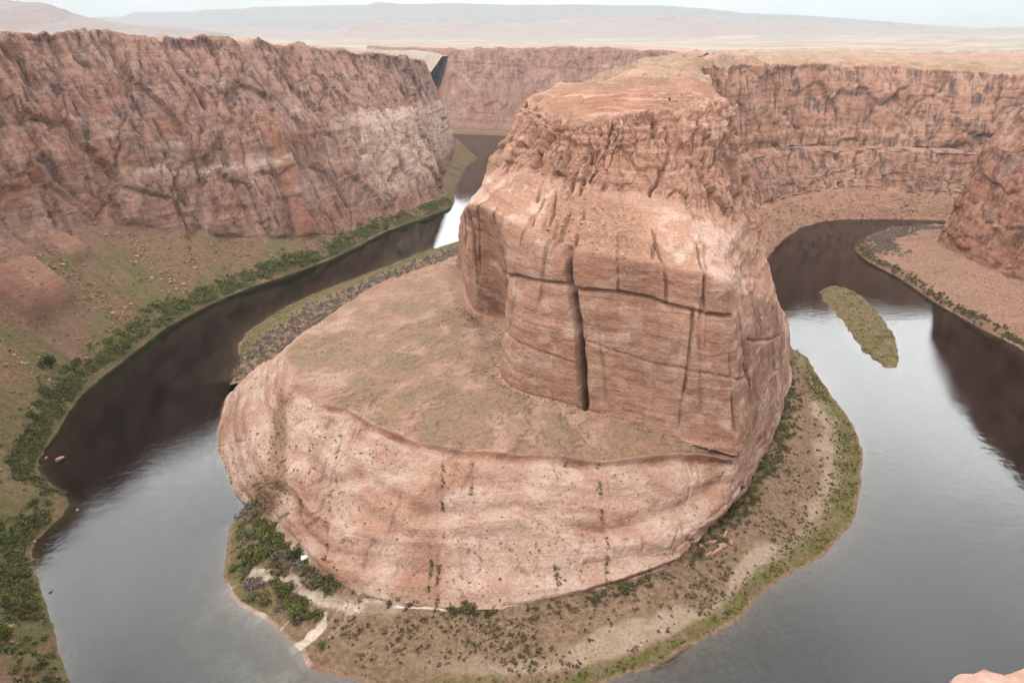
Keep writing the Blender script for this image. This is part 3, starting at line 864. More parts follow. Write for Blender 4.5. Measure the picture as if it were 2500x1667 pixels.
nuL = [20, 16, 16, 22, 26, 26, 34, 36, 40, 44, 46, 46, 46, 46, 46, 46, 46, 44, 42, 40, 38, 34, 28, 16, 12]


def knob(CU, RV):
    """rock spurs standing out of the talus at the left"""
    return np.maximum(np.exp(-((CU - 9.85) / 0.42) ** 4 - ((RV - 3.72) / 0.24) ** 4), 0.7 * np.exp(-((CU - 10.9) / 0.22) ** 4 - ((RV - 3.9) / 0.16) ** 4))


def left_extra(CU, RV, P):
    n_ = noise1(RV * 4 + 3, 71)
    d_ = 9.0 * np.exp(-((CU - (15.0 + 0.36 * (RV - 4.63)) - 0.28) / 0.20) ** 2) * sstep(3.8, 4.1, RV) * (1 - sstep(5.1, 5.35, RV))      # leaning slab
    d_ -= 7.0 * np.exp(-((CU - (15.0 + 0.36 * (RV - 4.63)) + 0.02) / 0.09) ** 2) * sstep(3.8, 4.1, RV) * (1 - sstep(5.15, 5.3, RV))
    g_ = np.interp(RV, [3.9, 4.8, 5.29, 5.75, 6.1], [12.85, 13.85, 14.72, 15.7, 16.2]) + 0.12 * n_ + 0.05 * noise1(RV * 15, 72)                                       # the long bushy gully
    d_ -= 6.5 * np.exp(-((CU - g_) / 0.09) ** 2) * sstep(3.7, 4.0, RV) * (1 - sstep(6.05, 6.2, RV))
    d_ -= 10 * np.exp(-((CU - 10.45) / 0.30) ** 2 - ((RV - 4.45) / 0.30) ** 2)                                                           # alcoves
    d_ -= 12 * np.exp(-((CU - 17.75) / 0.22) ** 2 - ((RV - 4.50) / 0.20) ** 2)
    d_ += (20 + 9 * noise1(CU * 6, 73)) * knob(CU, RV)                                                               # knob above the talus
    d_ += 3.0 * sstep(4.97, 5.03, RV + 0.03 * n_) * (1 - sstep(5.03, 5.5, RV)) - 3.0 * sstep(4.72, 4.76, RV + 0.02 * n_) * (1 - sstep(4.76, 4.98, RV))
    return d_


def left_paint(CU, RV, mk, big, mid):
    band_ = np.exp(-((RV - 4.80 + 0.05 * mid) / 0.05) ** 2) * sstep(11.5, 13, CU) * (1 - sstep(15.2, 15.8, CU))
    pale_ = sstep(17.0, 17.8, CU + 0.4 * mid) * (1 - sstep(5.15, 5.22, RV + 0.08 * mid)) * sstep(4.1, 4.4, RV)
    mk[..., 2] = np.maximum(mk[..., 2] * (1 - 0.6 * sstep(5.2, 5.5, RV) * (RV < 6)), np.maximum(band_, pale_))
    red_ = np.exp(-((CU - (15.0 + 0.36 * (RV - 4.63)) - 0.16) / 0.17) ** 2) * sstep(3.8, 4.1, RV) * (1 - sstep(5.1, 5.35, RV))
    red_ = np.maximum(red_, sstep(0.0, 0.3, mid + big) * sstep(9, 10, CU) * (1 - sstep(12.2, 13.2, CU)) * sstep(4.2, 4.8, RV) * (1 - sstep(5.5, 6, RV)))
    mk[..., 3] = np.maximum(mk[..., 3], red_)
    kn_ = np.clip(1.4 * knob(CU, RV), 0, 1)
    mk[..., 0] *= 1 - kn_
    mk[..., 1] *= 1 - kn_
    mk[..., 3] = np.maximum(mk[..., 3], 0.6 * kn_)
    mk[..., 1] = np.maximum(mk[..., 1], 0.0 * np.exp(-((CU - np.interp(RV, [3.9, 4.8, 5.29, 5.75, 6.1], [12.85, 13.85, 14.72, 15.7, 16.2])) / 0.09) ** 2) * sstep(3.9, 4.0, RV) * (RV < 6.1))


left_wall, PL, CUL, RVL, NL = talus_wall('canyon_wall_left', LEFT, nuL, [6, 6, 10, 80, 92, 120, 20, 16], M_wall, 21, -1, green=1.05, blockw=3.0, bsize=(52, 52, 105), njoint=170, jdep=14.0, flute=3.0, extra=left_extra, paint=left_paint,
    joints=[(16.6, 4.0, 6.2, -0.35, 0.10, 9), (14.1, 4.1, 6.2, 0.12, 0.05, 6), (12.4, 5.0, 6.2, 0.1, 0.05, 5), (18.2, 4.0, 6.1, 0.2, 0.08, 6),
            (19.3, 4.1, 6.1, 0.2, 0.05, 5), (10.6, 4.2, 6.2, 0.2, 0.10, 8), (13.3, 5.1, 6.2, -0.1, 0.04, 5)])

RIGHT = [
    (60, 140, 0.0, -1.0, prof(10, 60, 70, 170, 105, 298, 139, ((40, 1), (1500, 0)))),
    (250, 190, 0.45, -0.9, prof(10, 60, 70, 170, 105, 298, 150, ((40, 1), (1500, 0)))),
    (430, 330, 0.85, -0.5, prof(10, 50, 90, 170, 125, 298, 180, ((40, 1), (1500, 0)))),
    (515, 480, 1.0, -0.1, prof(12, 40, 110, 170, 145, 298, 190, ((40, 1), (1500, 0)))),
    (530, 640, 1.0, 0.0, prof(14, 34, 110, 165, 145, 290, 195)),
    (522, 705, 1.0, 0.0, prof(12, 30, 106, 160, 140, 282, 195)),
    (517, 790, 1.0, 0.05, prof(12, 24, 98, 150, 135, 270, 195)),
    (521, 867, 1.0, 0.1, prof(12, 20, 95, 140, 130, 258, 192)),
    (513, 950, 1.0, 0.1, prof(12, 16, 112, 130, 142, 245, 205)),
    (525, 1009, 0.9, 0.05, prof(14, 14, 128, 120, 150, 240, 215)),
    (570, 1070, 0.75, -0.5, prof(14, 13, 108, 115, 138, 238, 205)),
    (640, 1112, 0.5, -0.85, prof(12, 14, 80, 115, 112, 236, 190, ((60, 1.5), (500, 0)))),
    (740, 1130, 0.2, -0.98, prof(10, 16, 60, 115, 95, 234, 170, ((60, 1.5), (400, 0)))),
    (900, 1090, 0.2, -0.98, prof(10, 16, 60, 115, 95, 232, 170, ((60, 1.5), (400, 0)))),
    (1200, 960, 0.4, -0.9, prof(10, 16, 60, 115, 95, 232, 170, ((60, 1.5), (300, 0)))),
]
nuR = [14, 12, 14, 26, 36, 46, 46, 46, 46, 46, 40, 24, 12, 10]
right_wall, PR, CUR, RVR, NR = talus_wall('canyon_wall_right', RIGHT, nuR, [6, 6, 10, 56, 70, 70, 14, 10], M_right, 47, 1, green=0.12, blockw=1.6, bsize=(44, 44, 40), varn=1.0, njoint=24, flute=3.0)

FAR = [
    (-760, 3300, 0.75, 0.6, prof(8, 12, 18, 140, 90, 244, 130, ((150, 1), (600, -10)))),
    (-560, 3000, 0.85, 0.5, prof(8, 12, 18, 140, 90, 245, 130, ((150, 1), (500, -10)))),
    (-400, 2720, 0.95, 0.3, prof(8, 12, 18, 140, 80, 246, 110, ((150, 1), (400, -10)))),
    (-310, 2480, 0.98, 0.2, prof(8, 12, 18, 140, 70, 247, 95, ((150, 1), (400, -8)))),
    (-235, 2330, 0.55, 0.83, prof(8, 12, 18, 140, 65, 250, 95, ((150, 1), (800, -10)))),
    (-90, 2275, 0.1, 0.99, prof(8, 12, 18, 140, 62, 253, 95, ((200, 1), (1100, -12)))),
    (60, 2230, 0.2, 0.98, prof(8, 12, 18, 140, 60, 256, 95, ((200, 1), (1200, -14)))),
    (200, 2160, 0.35, 0.93, prof(8, 12, 18, 140, 60, 258, 95, ((200, 1), (1200, -16)))),
    (320, 2050, 0.5, 0.87, prof(8, 12, 18, 140, 60, 257, 95, ((200, -4), (900, -24)))),
    (390, 1900, 0.9, 0.4, prof(8, 12, 18, 140, 60, 255, 90, ((120, -9), (300, -40)))),
    (360, 1800, 1.0, 0.0, prof(8, 12, 18, 140, 60, 252, 80, ((60, -12), (200, -40)))),
]
far_wall, PF, CUF, RVF, NF = talus_wall('canyon_wall_far', FAR, [12, 16, 26, 36, 50, 52, 50, 46, 30, 16], [3, 3, 4, 14, 40, 46, 14, 14], M_wall, 61, 1, green=0.1, bsize=(40, 40, 90), amp=1.3, varn=0.45)

# ------------------------------------------------------------------ far country
def heightfield(name, xs, ys, fn, mat, maskfn=None, **props):
    X, Y = np.meshgrid(xs, ys, indexing='ij')
    Z = fn(X, Y)
    P = np.stack([X, Y, Z], -1)
    mk = np.zeros((*X.shape, 4)); mk2 = np.zeros_like(mk); mk2[..., 3] = 1
    if maskfn:
        maskfn(P, mk, mk2)
    return grid_object(name, P, mat, masks={'mask': mk.reshape(-1, 4), 'mask2': mk2.reshape(-1, 4)}, **props)


def xyz(X, Y, s, z=0.0):
    return np.stack([X.ravel() / s, Y.ravel() / s, np.full(X.size, z)], 1)


def plain_z(X, Y):
    z = 237 + 5 * fbm(xyz(X, Y, 500), 5, 91).reshape(X.shape) + 3.0 * sstep(0.1, 0.5, fbm(xyz(X, Y, 260), 4, 92).reshape(X.shape))
    z += 34 * sstep(900, 3200, X) * sstep(1900, 3600, Y) * sstep(-0.35, 0.25, fbm(xyz(X, Y, 900), 3, 93).reshape(X.shape))
    gd = poly_dist(np.stack([X.ravel(), Y.ravel()], 1), [(-430, 2350), (-470, 2500), (-570, 2720), (-730, 3000), (-940, 3330), (-1300, 3900)]).reshape(X.shape)
    z += 10 * np.floor(2.2 * fbm(xyz(X, Y, 1400), 4, 94).reshape(X.shape)) / 2.2 * sstep(2600, 3400, Y)
    z -= 9 * (1 - sstep(2300, 2900, Y))
    z = np.maximum(z - 250 * (1 - sstep(110, 190, gd)) * (Y < 4200), -8.0)
    return z


def plain_mask(P, mk, mk2):
    X, Y = P[..., 0], P[..., 1]
    n = fbm(xyz(X, Y * 2.5, 420), 5, 95).reshape(X.shape)
    mk[..., 1] = 0.35 + 0.65 * sstep(-0.2, 0.15, n)
    n2 = fbm(xyz(X, Y * 3, 900), 4, 96).reshape(X.shape)
    mk[..., 2] = sstep(-0.05, 0.3, -n) * 0.9
    mk[..., 3] = sstep(0.0, 0.35, n2 - 0.4 * n)
    mk[..., 1] *= 1 - 0.6 * mk[..., 3]
    mk2[..., 1] = 0.5


heightfield('desert_plain', np.linspace(-1, 1, 261) * (1 + 2 * np.abs(np.linspace(-1, 1, 261)) ** 2) * 7500, 2450 + 29500 * np.linspace(0, 1, 221) ** 2.4, plain_z, M_far, plain_mask, kind='structure')


def ridge(name, pts, depth, base, seed, rough, mat, nseg=360, nd=26, lump=160, cliff=0.0, pale=0.3):
    """a range of hills: pts (x, y, crest height above sea)"""
    pts = np.asarray(pts, float)
    t = np.linspace(0, len(pts) - 1, nseg)
    i = np.clip(t.astype(int), 0, len(pts) - 2)
    f = (t - i)[:, None]
    c = pts[i] * (1 - f) + pts[i + 1] * f
    s = np.linspace(-1, 1, nd)
    X = c[:, 0:1] + 0 * s
    Y = c[:, 1:2] + s * depth
    n = fbm(xyz(X, Y, lump), 6, seed, ridged=True).reshape(X.shape)
    sh = 1 - np.abs(s) ** 1.6
    if cliff:
        sh = np.interp(np.abs(s), [0, 0.50, 0.56, 0.70, 0.76, 1.0], [1, 0.98, 0.66, 0.5, 0.24, 0])
        sh = np.interp(np.clip(np.abs(s)[None, :] + 0.07 * fbm(xyz(X, 0 * X, lump), 4, seed + 4).reshape(X.shape), 0, 1), [0, 0.50, 0.56, 0.70, 0.76, 1.0], [1, 0.98, 0.66, 0.5, 0.24, 0])
    else:
        sh = np.broadcast_to(sh, X.shape)
    Z = base + (c[:, 2:3] - base) * sh * (1 + rough * n) - 2
    ends = np.minimum(np.arange(nseg), np.arange(nseg)[::-1]) / 12.0
    Z = base - 6 + (Z - base + 6) * np.clip(ends, 0, 1)[:, None]
    P = np.stack([X, Y, Z], -1)
    mk = np.zeros((*X.shape, 4)); mk[..., 2] = pale; mk[..., 3] = 0.25 * sstep(-0.2, 0.4, n)
    mk2 = np.zeros_like(mk); mk2[..., 0] = 0.5; mk2[..., 3] = 1
    return grid_object(name, P, mat, masks={'mask': mk.reshape(-1, 4), 'mask2': mk2.reshape(-1, 4)}, kind='structure')


def sky_pt(px, py, Y):
    """crest heights were read off the photograph as angles above the level of the overlook"""
    F = 1568.0
    Y = Y * 2.5
    x = (px - 1176) / F; y = (784 - py) / F
    c, s = math.cos(math.radians(24.331)), math.sin(math.radians(24.331))
    d = (x, c + y * s, -s + y * c)
    return (d[0] * Y / d[1], Y, 300 + d[2] * Y / d[1])


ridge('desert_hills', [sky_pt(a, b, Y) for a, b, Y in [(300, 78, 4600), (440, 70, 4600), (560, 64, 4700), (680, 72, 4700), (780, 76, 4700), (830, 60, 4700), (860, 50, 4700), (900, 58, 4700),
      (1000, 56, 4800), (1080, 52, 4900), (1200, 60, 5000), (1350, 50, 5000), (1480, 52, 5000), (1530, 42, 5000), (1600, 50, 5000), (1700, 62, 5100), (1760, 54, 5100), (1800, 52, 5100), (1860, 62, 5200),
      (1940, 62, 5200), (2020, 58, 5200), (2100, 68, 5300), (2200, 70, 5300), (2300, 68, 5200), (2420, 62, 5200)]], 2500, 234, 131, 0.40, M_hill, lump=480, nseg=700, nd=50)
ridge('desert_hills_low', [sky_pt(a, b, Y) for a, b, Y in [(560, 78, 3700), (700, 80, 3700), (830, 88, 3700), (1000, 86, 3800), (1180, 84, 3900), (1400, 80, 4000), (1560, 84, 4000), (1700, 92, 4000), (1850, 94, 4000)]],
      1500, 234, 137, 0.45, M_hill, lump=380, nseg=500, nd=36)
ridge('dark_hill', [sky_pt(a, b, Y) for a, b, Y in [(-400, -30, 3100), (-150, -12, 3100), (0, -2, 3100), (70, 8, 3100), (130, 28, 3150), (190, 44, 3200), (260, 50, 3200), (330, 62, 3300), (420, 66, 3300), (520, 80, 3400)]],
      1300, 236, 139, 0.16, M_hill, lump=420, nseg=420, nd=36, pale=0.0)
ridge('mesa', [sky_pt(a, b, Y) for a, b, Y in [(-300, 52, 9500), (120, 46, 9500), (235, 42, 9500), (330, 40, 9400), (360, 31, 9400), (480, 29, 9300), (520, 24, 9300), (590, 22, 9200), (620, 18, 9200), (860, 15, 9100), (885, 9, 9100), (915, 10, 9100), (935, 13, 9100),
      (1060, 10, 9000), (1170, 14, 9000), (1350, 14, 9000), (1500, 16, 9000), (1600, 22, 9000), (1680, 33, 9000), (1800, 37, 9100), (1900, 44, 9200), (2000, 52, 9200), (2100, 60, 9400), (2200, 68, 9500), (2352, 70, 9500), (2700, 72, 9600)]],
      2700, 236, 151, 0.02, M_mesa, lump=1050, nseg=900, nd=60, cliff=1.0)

# ------------------------------------------------------------------ river bars, island, bed, water
INNER = [(-60, 1120), (-81, 1052), (-117, 1009), (-150, 960), (-180, 914), (-217, 858), (-246, 813), (-267, 771), (-282, 723), (-291, 686), (-285, 646), (-270, 610), (-266, 580),
         (-262, 543), (-251, 490), (-235, 452), (-222, 425), (-207, 401), (-197, 382), (-187, 359), (-180, 338), (-174, 319), (-165, 304), (-154, 294), (-141, 287), (-128, 276), (-115, 265),
         (-107, 255), (-98, 251), (-83, 246), (-54, 238), (-6, 235), (27, 238), (52, 246), (73, 254), (94, 265), (111, 275), (132, 289), (143, 302), (164, 316), (192, 334), (213, 351), (235, 377),
         (256, 412), (274, 452), (284, 484), (287, 512), (291, 555), (295, 595), (300, 630), (305, 668), (318, 730), (335, 800)]
inn = np.array(INNER, float)
ti = np.linspace(0, len(inn) - 1, 900)
inn_d = catmull(inn, ti)
foot = catmull(np.array([c_[0][:2] for c_ in BUTTE[3:28]], float), np.linspace(0, 24, 500))
tang = np.gradient(inn_d, axis=0)
tang /= np.linalg.norm(tang, axis=1, keepdims=True)
nrm = np.stack([tang[:, 1], -tang[:, 0]], 1)
cen = np.array([60.0, 560.0])
nrm *= np.sign(((cen - inn_d) * nrm).sum(1, keepdims=True))
k = np.argmin(((inn_d[:, None] - foot[None]) ** 2).sum(-1), 1)
k = np.maximum.accumulate(k).astype(float)
k = np.convolve(np.pad(k, 12, mode='edge'), np.ones(25) / 25, 'valid')
ft = np.stack([np.interp(k, np.arange(500), foot[:, j]) for j in (0, 1)], 1)
ft = ft + (ft - inn_d) / (np.linalg.norm(ft - inn_d, axis=1, keepdims=True) + 1e-6) * 7
wsh = np.interp(np.arange(900), [0, 200, 330, 370, 470, 520, 560, 700, 900], [30, 30, 14, 26, 46, 34, 24, 22, 22])[:, None]
rows = [(inn_d - nrm * (wsh + 40), -11.0), (inn_d - nrm * wsh, -3.2), (inn_d - nrm * wsh * 0.35, -1.3), (inn_d, 0.0), (inn_d + nrm * 2.5, 0.9)]
cnt = [6, 10, 8, 4, 90]
Pbar = []
for (a, za), (b, zb), n_ in zip(rows, rows[1:] + [(ft, 6.5)], cnt):
    for q in np.linspace(0, 1, n_, endpoint=False):
        xy = a * (1 - q) + b * q
        z = za + (zb - za) * (q if n_ < 50 else q ** 0.8)
        Pbar.append(np.concatenate([xy, np.full((900, 1), z)], 1))
Pbar = np.stack(Pbar, 1)
VB = np.arange(Pbar.shape[1])
tb = np.clip((VB - 28) / 89.0, -0.4, 1)[None, :] + 0 * Pbar[..., 0]           # 0 at the water line, 1 at the rock
ub = (np.arange(900) / 899.0 * (len(inn) - 1))[:, None] + 0 * tb               # index along INNER
pq = Pbar.reshape(-1, 3)
Pbar[..., 2] += ((fbm(pq / 14, 4, 201) * 0.9 + fbm(pq / 3, 3, 202) * 0.25).reshape(tb.shape)) * (0.25 + 0.75 * sstep(0.0, 0.1, tb)) * sstep(-0.4, -0.1, tb)
jag = fbm(pq / 9, 4, 203).reshape(tb.shape)
Pbar[..., :2] += (nrm[:, None, :] * (jag * (1 - np.abs(np.clip(tb, -.2, .2)) / .2) * 2.5)[..., None])
dist_w = np.linalg.norm(Pbar[..., :2] - inn_d[:, None, :], axis=-1) * np.where(tb >= 0, 1, -1)
wid = np.linalg.norm(ft - inn_d, axis=1)[:, None]
Pbar[..., 2] -= np.clip((26 - wid) / 10, 0, 1) * 11.0
Pbar[..., 2] = np.maximum(Pbar[..., 2], -12.0)
SAND = [(-158, 316), (-154, 318), (-139, 312), (-126, 307), (-117, 299), (-104, 292), (-87, 289), (-75, 290), (-66, 289), (-58, 288), (-43, 287), (-28, 285)]
mkb = np.zeros((*tb.shape, 4))
mkb2 = np.zeros_like(mkb)
mkb2[..., 3] = 1
q2 = Pbar.reshape(-1, 3)
nb1 = fbm(q2 / 11, 5, 211).reshape(tb.shape)
nb2 = fbm(q2 / 30, 4, 212).reshape(tb.shape)
sd = poly_dist(q2, SAND[1:9]).reshape(tb.shape) + 5 * nb1 + 3.5 * fbm(q2 / 3.5, 3, 214).reshape(tb.shape)
sd2 = np.minimum(poly_dist(q2, [(-105, 286), (-105, 277), (-110, 268), (-116, 265)]).reshape(tb.shape) + 4 * nb1,
                 poly_dist(q2, SAND[8:]).reshape(tb.shape) * 4 + 4 * nb1)
paths = [[(-127, 324), (-110, 323), (-101, 318)], [(-125, 324), (-121, 318), (-125, 311), (-123, 302)], [(-130, 327), (-136, 312), (-143, 310)],
         [(-104, 290), (-108, 278)], [(-98, 288), (-100, 280), (-106, 274)], [(-112, 295), (-124, 283), (-128, 276)], [(-92, 288), (-93, 278), (-99, 270)],
         [(-150, 315), (-160, 312), (-166, 308)], [(-115, 302), (-104, 307), (-94, 305), (-88, 298)], [(-104, 307), (-98, 312), (-90, 310)]]
pd = np.min([poly_dist(q2, p_) for p_ in paths], 0).reshape(tb.shape)
beach = poly_dist(q2, [(-168, 310), (-160, 297), (-141, 285), (-128, 275), (-115, 263), (-107, 255)]).reshape(tb.shape)
sand = 0.9 * np.clip(1 - sstep(2.5, 10.0, sd), 0, 1) * (0.75 + 0.5 * nb1)
sand = np.maximum(sand, 1 - sstep(2, 5, sd2))
sand = np.maximum(sand, 0.65 * (1 - sstep(0.3, 1.5, pd + 0.8 * nb1)))
sand = np.maximum(sand, 0.35 * (1 - sstep(1.0, 4.0, beach + 1.5 * nb1)))
right = sstep(36, 42, ub)                                                # right-hand side of the bar
grass = sstep(0.4, 1.6, dist_w) * (1 - sstep(7 + 9 * right * (1 - sstep(47, 50, ub)), 11 + 13 * right, dist_w + 5 * nb1)) * sstep(28, 32, ub)
grass = np.maximum(grass, sstep(1, 3, dist_w) * (1 - sstep(16, 30, dist_w + 8 * nb1)) * (1 - sstep(10.5, 12.5, ub)))
grass = np.maximum(grass, 0.85 * sstep(14.5, 17, ub) * (1 - sstep(23, 25, ub)) * sstep(1, 3, dist_w) * (1 - sstep(10, 20, dist_w + 6 * nb1)))
grass = np.maximum(grass, 0.8 * right * sstep(0.72, 0.92, tb + 0.12 * nb1))
grass *= (1 - sand)
gravel = sstep(0.08, 0.2, tb) * (1 - sstep(0.3, 0.55, tb + 0.25 * nb2)) * sstep(28, 32, ub)
mkb[..., 0] = np.clip((0.9 - gravel * 0.75) * (1 - sand), 0, 1)
mkb[..., 1] = np.clip(grass * (0.9 + 0.5 * nb1), 0, 1)
mkb[..., 2] = np.clip(sand * 1.25 + 0.25 * gravel, 0, 1)
mkb[..., 3] = np.clip(0.9 * np.exp(-((dist_w - 0.2) / 1.4) ** 2) + 0.35 * sstep(0.2, 0.6, nb2) * right, 0, 1) * (1 - 0.7 * sand)
mkb2[..., 1] = np.clip((0.9 * sstep(0.06, 0.15, tb)) * (1 - sand) * (0.6 + 0.8 * nb2), 0, 1)
shelf = (tb < 0) * sstep(20, 22, ub) * (1 - sstep(30, 33, ub))
mkb[..., 2] = np.maximum(mkb[..., 2], shelf * sstep(-0.35, 0.1, nb2 + 0.3 * nb1))
mkb[..., 0] *= 1 - 0.7 * shelf
bar = grid_object('river_bar', Pbar, M_bar, masks={'mask': mkb.reshape(-1, 4), 'mask2': mkb2.reshape(-1, 4)}, kind='structure')

ISL = np.array([(392, 817), (414, 838), (431, 830), (436, 801), (430, 750), (423, 710), (414, 674), (392, 625), (377, 600), (368, 606), (364, 635), (369, 674), (379, 729), (384, 786)], float)
closed = np.concatenate([ISL, ISL[:1]])
ring = catmull(closed, np.linspace(0, len(ISL), 241))[:-1]
spine = np.stack([np.interp(ring[:, 1], [600, 640, 700, 760, 838], [374, 380, 396, 410, 416]), np.clip(ring[:, 1], 625, 815)], 1)
lay = [(1.5, -9.0), (1.22, -2.6), (1.08, -0.8), (1.0, 0.0), (0.93, 0.7), (0.7, 1.5), (0.4, 2.0), (0.15, 2.2), (0.0, 2.3)]
PI_ = []
for (f0, z0), (f1, z1) in zip(lay, lay[1:]):
    for q in np.linspace(0, 1, 4, endpoint=False):
        f_ = f0 + (f1 - f0) * q
        PI_.append(np.concatenate([spine + (ring - spine) * f_, np.full((240, 1), z0 + (z1 - z0) * q)], 1))
PI_.append(np.concatenate([spine, np.full((240, 1), 2.3)], 1))
PI_ = np.stack(PI_, 1)
PI_ = np.concatenate([PI_, PI_[:1]], 0)
jit = fbm(PI_.reshape(-1, 3) / 5, 4, 222).reshape(PI_.shape[:2])
PI_[..., :2] += (jit * 5.0 * np.exp(-((PI_[..., 2] - 0.1) / 0.9) ** 2))[..., None]
n_i = fbm(PI_.reshape(-1, 3) / 8, 4, 221).reshape(PI_.shape[:2])
PI_[..., 2] += 0.5 * n_i * (PI_[..., 2] > 0.3)
mki = np.zeros((*PI_.shape[:2], 4)); mki2 = np.zeros_like(mki); mki2[..., 3] = 1
mki[..., 0] = 0.9
mki[..., 1] = sstep(0.2, 0.8, PI_[..., 2]) * np.clip(0.75 + 0.9 * n_i, 0.2, 1)
mki[..., 3] = 0.4
island = grid_object('gravel_island', PI_, M_bar, masks={'mask': mki.reshape(-1, 4), 'mask2': mki2.reshape(-1, 4)}, kind='structure')

M_bed = plain_mat('river_bed', alb(120, 98, 72), alb(92, 78, 58), scale=0.06, bump=0.2, dist=0.5)
xb, yb = np.linspace(-1300, 1500, 120), np.linspace(60, 2750, 120)
XB, YB = np.meshgrid(xb, yb, indexing='ij')
ZB = -8.5 + 1.2 * fbm(xyz(XB, YB, 60), 4, 231).reshape(XB.shape)
grid_object('river_bed', np.stack([XB, YB, ZB], -1), M_bed, kind='structure')

# water: clear surface over absorbing water
M_water, nt, L, out = new_mat('river_water')
fr = node(nt, 'ShaderNodeFresnel', i_IOR=1.8)
gl = node(nt, 'ShaderNodeBsdfGlossy', i_Roughness=0.035)
tr = node(nt, 'ShaderNodeBsdfTransparent')
mx = node(nt, 'ShaderNodeMixShader')
r1 = noise_node(nt, (0.09, 0.16, 0.1), detail=3, rough=0.5)
r2 = noise_node(nt, (0.35, 0.9, 0.5), detail=3, rough=0.6)
calm = remap(nt, noise_node(nt, (0.006, 0.008, 0.006), detail=3), 0.40, 0.62, 0.35, 1.2)
hh = mul(nt, mul(nt, r1, 0.5), mul(nt, mul(nt, r2, 0.22), calm), 'ADD')
bp = node(nt, 'ShaderNodeBump')
bp.inputs['Strength'].default_value = 0.30
bp.inputs['Distance'].default_value = 0.55
L.new(hh, bp.inputs['Height'])
L.new(bp.outputs['Normal'], fr.inputs['Normal'])
L.new(bp.outputs['Normal'], gl.inputs['Normal'])
L.new(fr.outputs[0], mx.inputs[0])
L.new(tr.outputs[0], mx.inputs[1])
L.new(gl.outputs[0], mx.inputs[2])
L.new(mx.outputs[0], out.inputs['Surface'])
va = node(nt, 'ShaderNodeVolumeAbsorption')
va.inputs['Color'].default_value = (0.50, 0.54, 0.38, 1)
va.inputs['Density'].default_value = 0.42
L.new(va.outputs[0], out.inputs['Volume'])


def box_mesh(name, a, b, mat, **props):
    v = [(x, y, z) for x in (a[0], b[0]) for y in (a[1], b[1]) for z in (a[2], b[2])]
    f = [(0, 1, 3, 2), (4, 6, 7, 5), (0, 4, 5, 1), (2, 3, 7, 6), (0, 2, 6, 4), (1, 5, 7, 3)]
    return mesh_object(name, v, f, mat, smooth=False, **props)


box_mesh('river_water', (-1290, 61, -14), (1490, 2740, 0), M_water, kind='structure')

M_haze, nt, L, out = new_mat('haze')
pv = node(nt, 'ShaderNodeVolumePrincipled')
pv.inputs['Color'].default_value = (0.53, 0.575, 0.59, 1)
pv.inputs['Density'].default_value = 4.2e-5
pv.inputs['Anisotropy'].default_value = 0.2
L.new(pv.outputs[0], out.inputs['Volume'])
box_mesh('haze', (-34000, -2200, -16), (34000, 33500, 2100), M_haze, kind='stuff')


# ------------------------------------------------------------------ vegetation and stones
def leaf_cloud(seed, nleaf, size, blobs=5, squash=0.8, stems=0):
    """a lumpy shrub of unit radius standing on z = 0: many small leaf-clump quads"""
    r = np.random.default_rng(seed)
    c = r.normal(size=(blobs, 3)) * np.array([0.42, 0.42, 0.24]) + np.array([0, 0, 0.62 * squash])
    rad = r.uniform(0.34, 0.62, blobs)
    b = r.integers(0, blobs, nleaf)
    d = r.normal(size=(nleaf, 3))
    d /= np.linalg.norm(d, axis=1, keepdims=True)
    p = c[b] + d * (rad[b] * r.uniform(0.45, 1.08, nleaf) ** 0.6)[:, None] * np.array([1, 1, squash])
    p[:, 2] = np.abs(p[:, 2])
    a = r.normal(size=(nleaf, 3)) + d * 0.3
    a /= np.linalg.norm(a, axis=1, keepdims=True)
    e = np.cross(a, r.normal(size=(nleaf, 3)))
    e /= np.linalg.norm(e, axis=1, keepdims=True)
    g = np.cross(a, e)
    s = size * r.uniform(0.6, 1.3, nleaf)[:, None]
    v = np.stack([p - e * s, p + g * s * 0.7, p + e * s, p - g * s * 0.7], 1).reshape(-1, 3)
    f = np.arange(nleaf * 4).reshape(-1, 4)
    return v, f


def bare_mesh(name, v, f, mat, smooth=False):
    o = mesh_object(name, v, f, mat, smooth=smooth)
    me = o.data
    bpy.data.objects.remove(o)
    return me


def place(name, me, loc, rz, sc, label, cat, group=None, rx=0.0, ry=0.0):
    o = bpy.data.objects.new(name, me)
    col.objects.link(o)
    o.location = [float(x) for x in loc]
    o.rotation_euler = (rx, ry, float(rz))
    o.scale = (sc, sc, sc) if np.ndim(sc) == 0 else [float(x) for x in sc]
    o['label'] = label
    o['category'] = cat
    if group:
        o['group'] = group
    return o


def scatter(name, items, variants, mat, **props):
    """items (n,6): x, y, z, scale, height factor, rz -> one mesh"""
    vs, fs, k = [], [], 0
    for i, (x, y, z, s, hz, a) in enumerate(items):
        v, f = variants[i % len(variants)]
        ca, sa = math.cos(a) * s, math.sin(a) * s
        w = np.stack([v[:, 0] * ca - v[:, 1] * sa + x, v[:, 0] * sa + v[:, 1] * ca + y, v[:, 2] * s * hz + z], 1)
        vs.append(w)
        fs.append(f + k)
        k += len(v)
    return mesh_object(name, np.concatenate(vs), np.concatenate(fs), mat, smooth=False, **props)


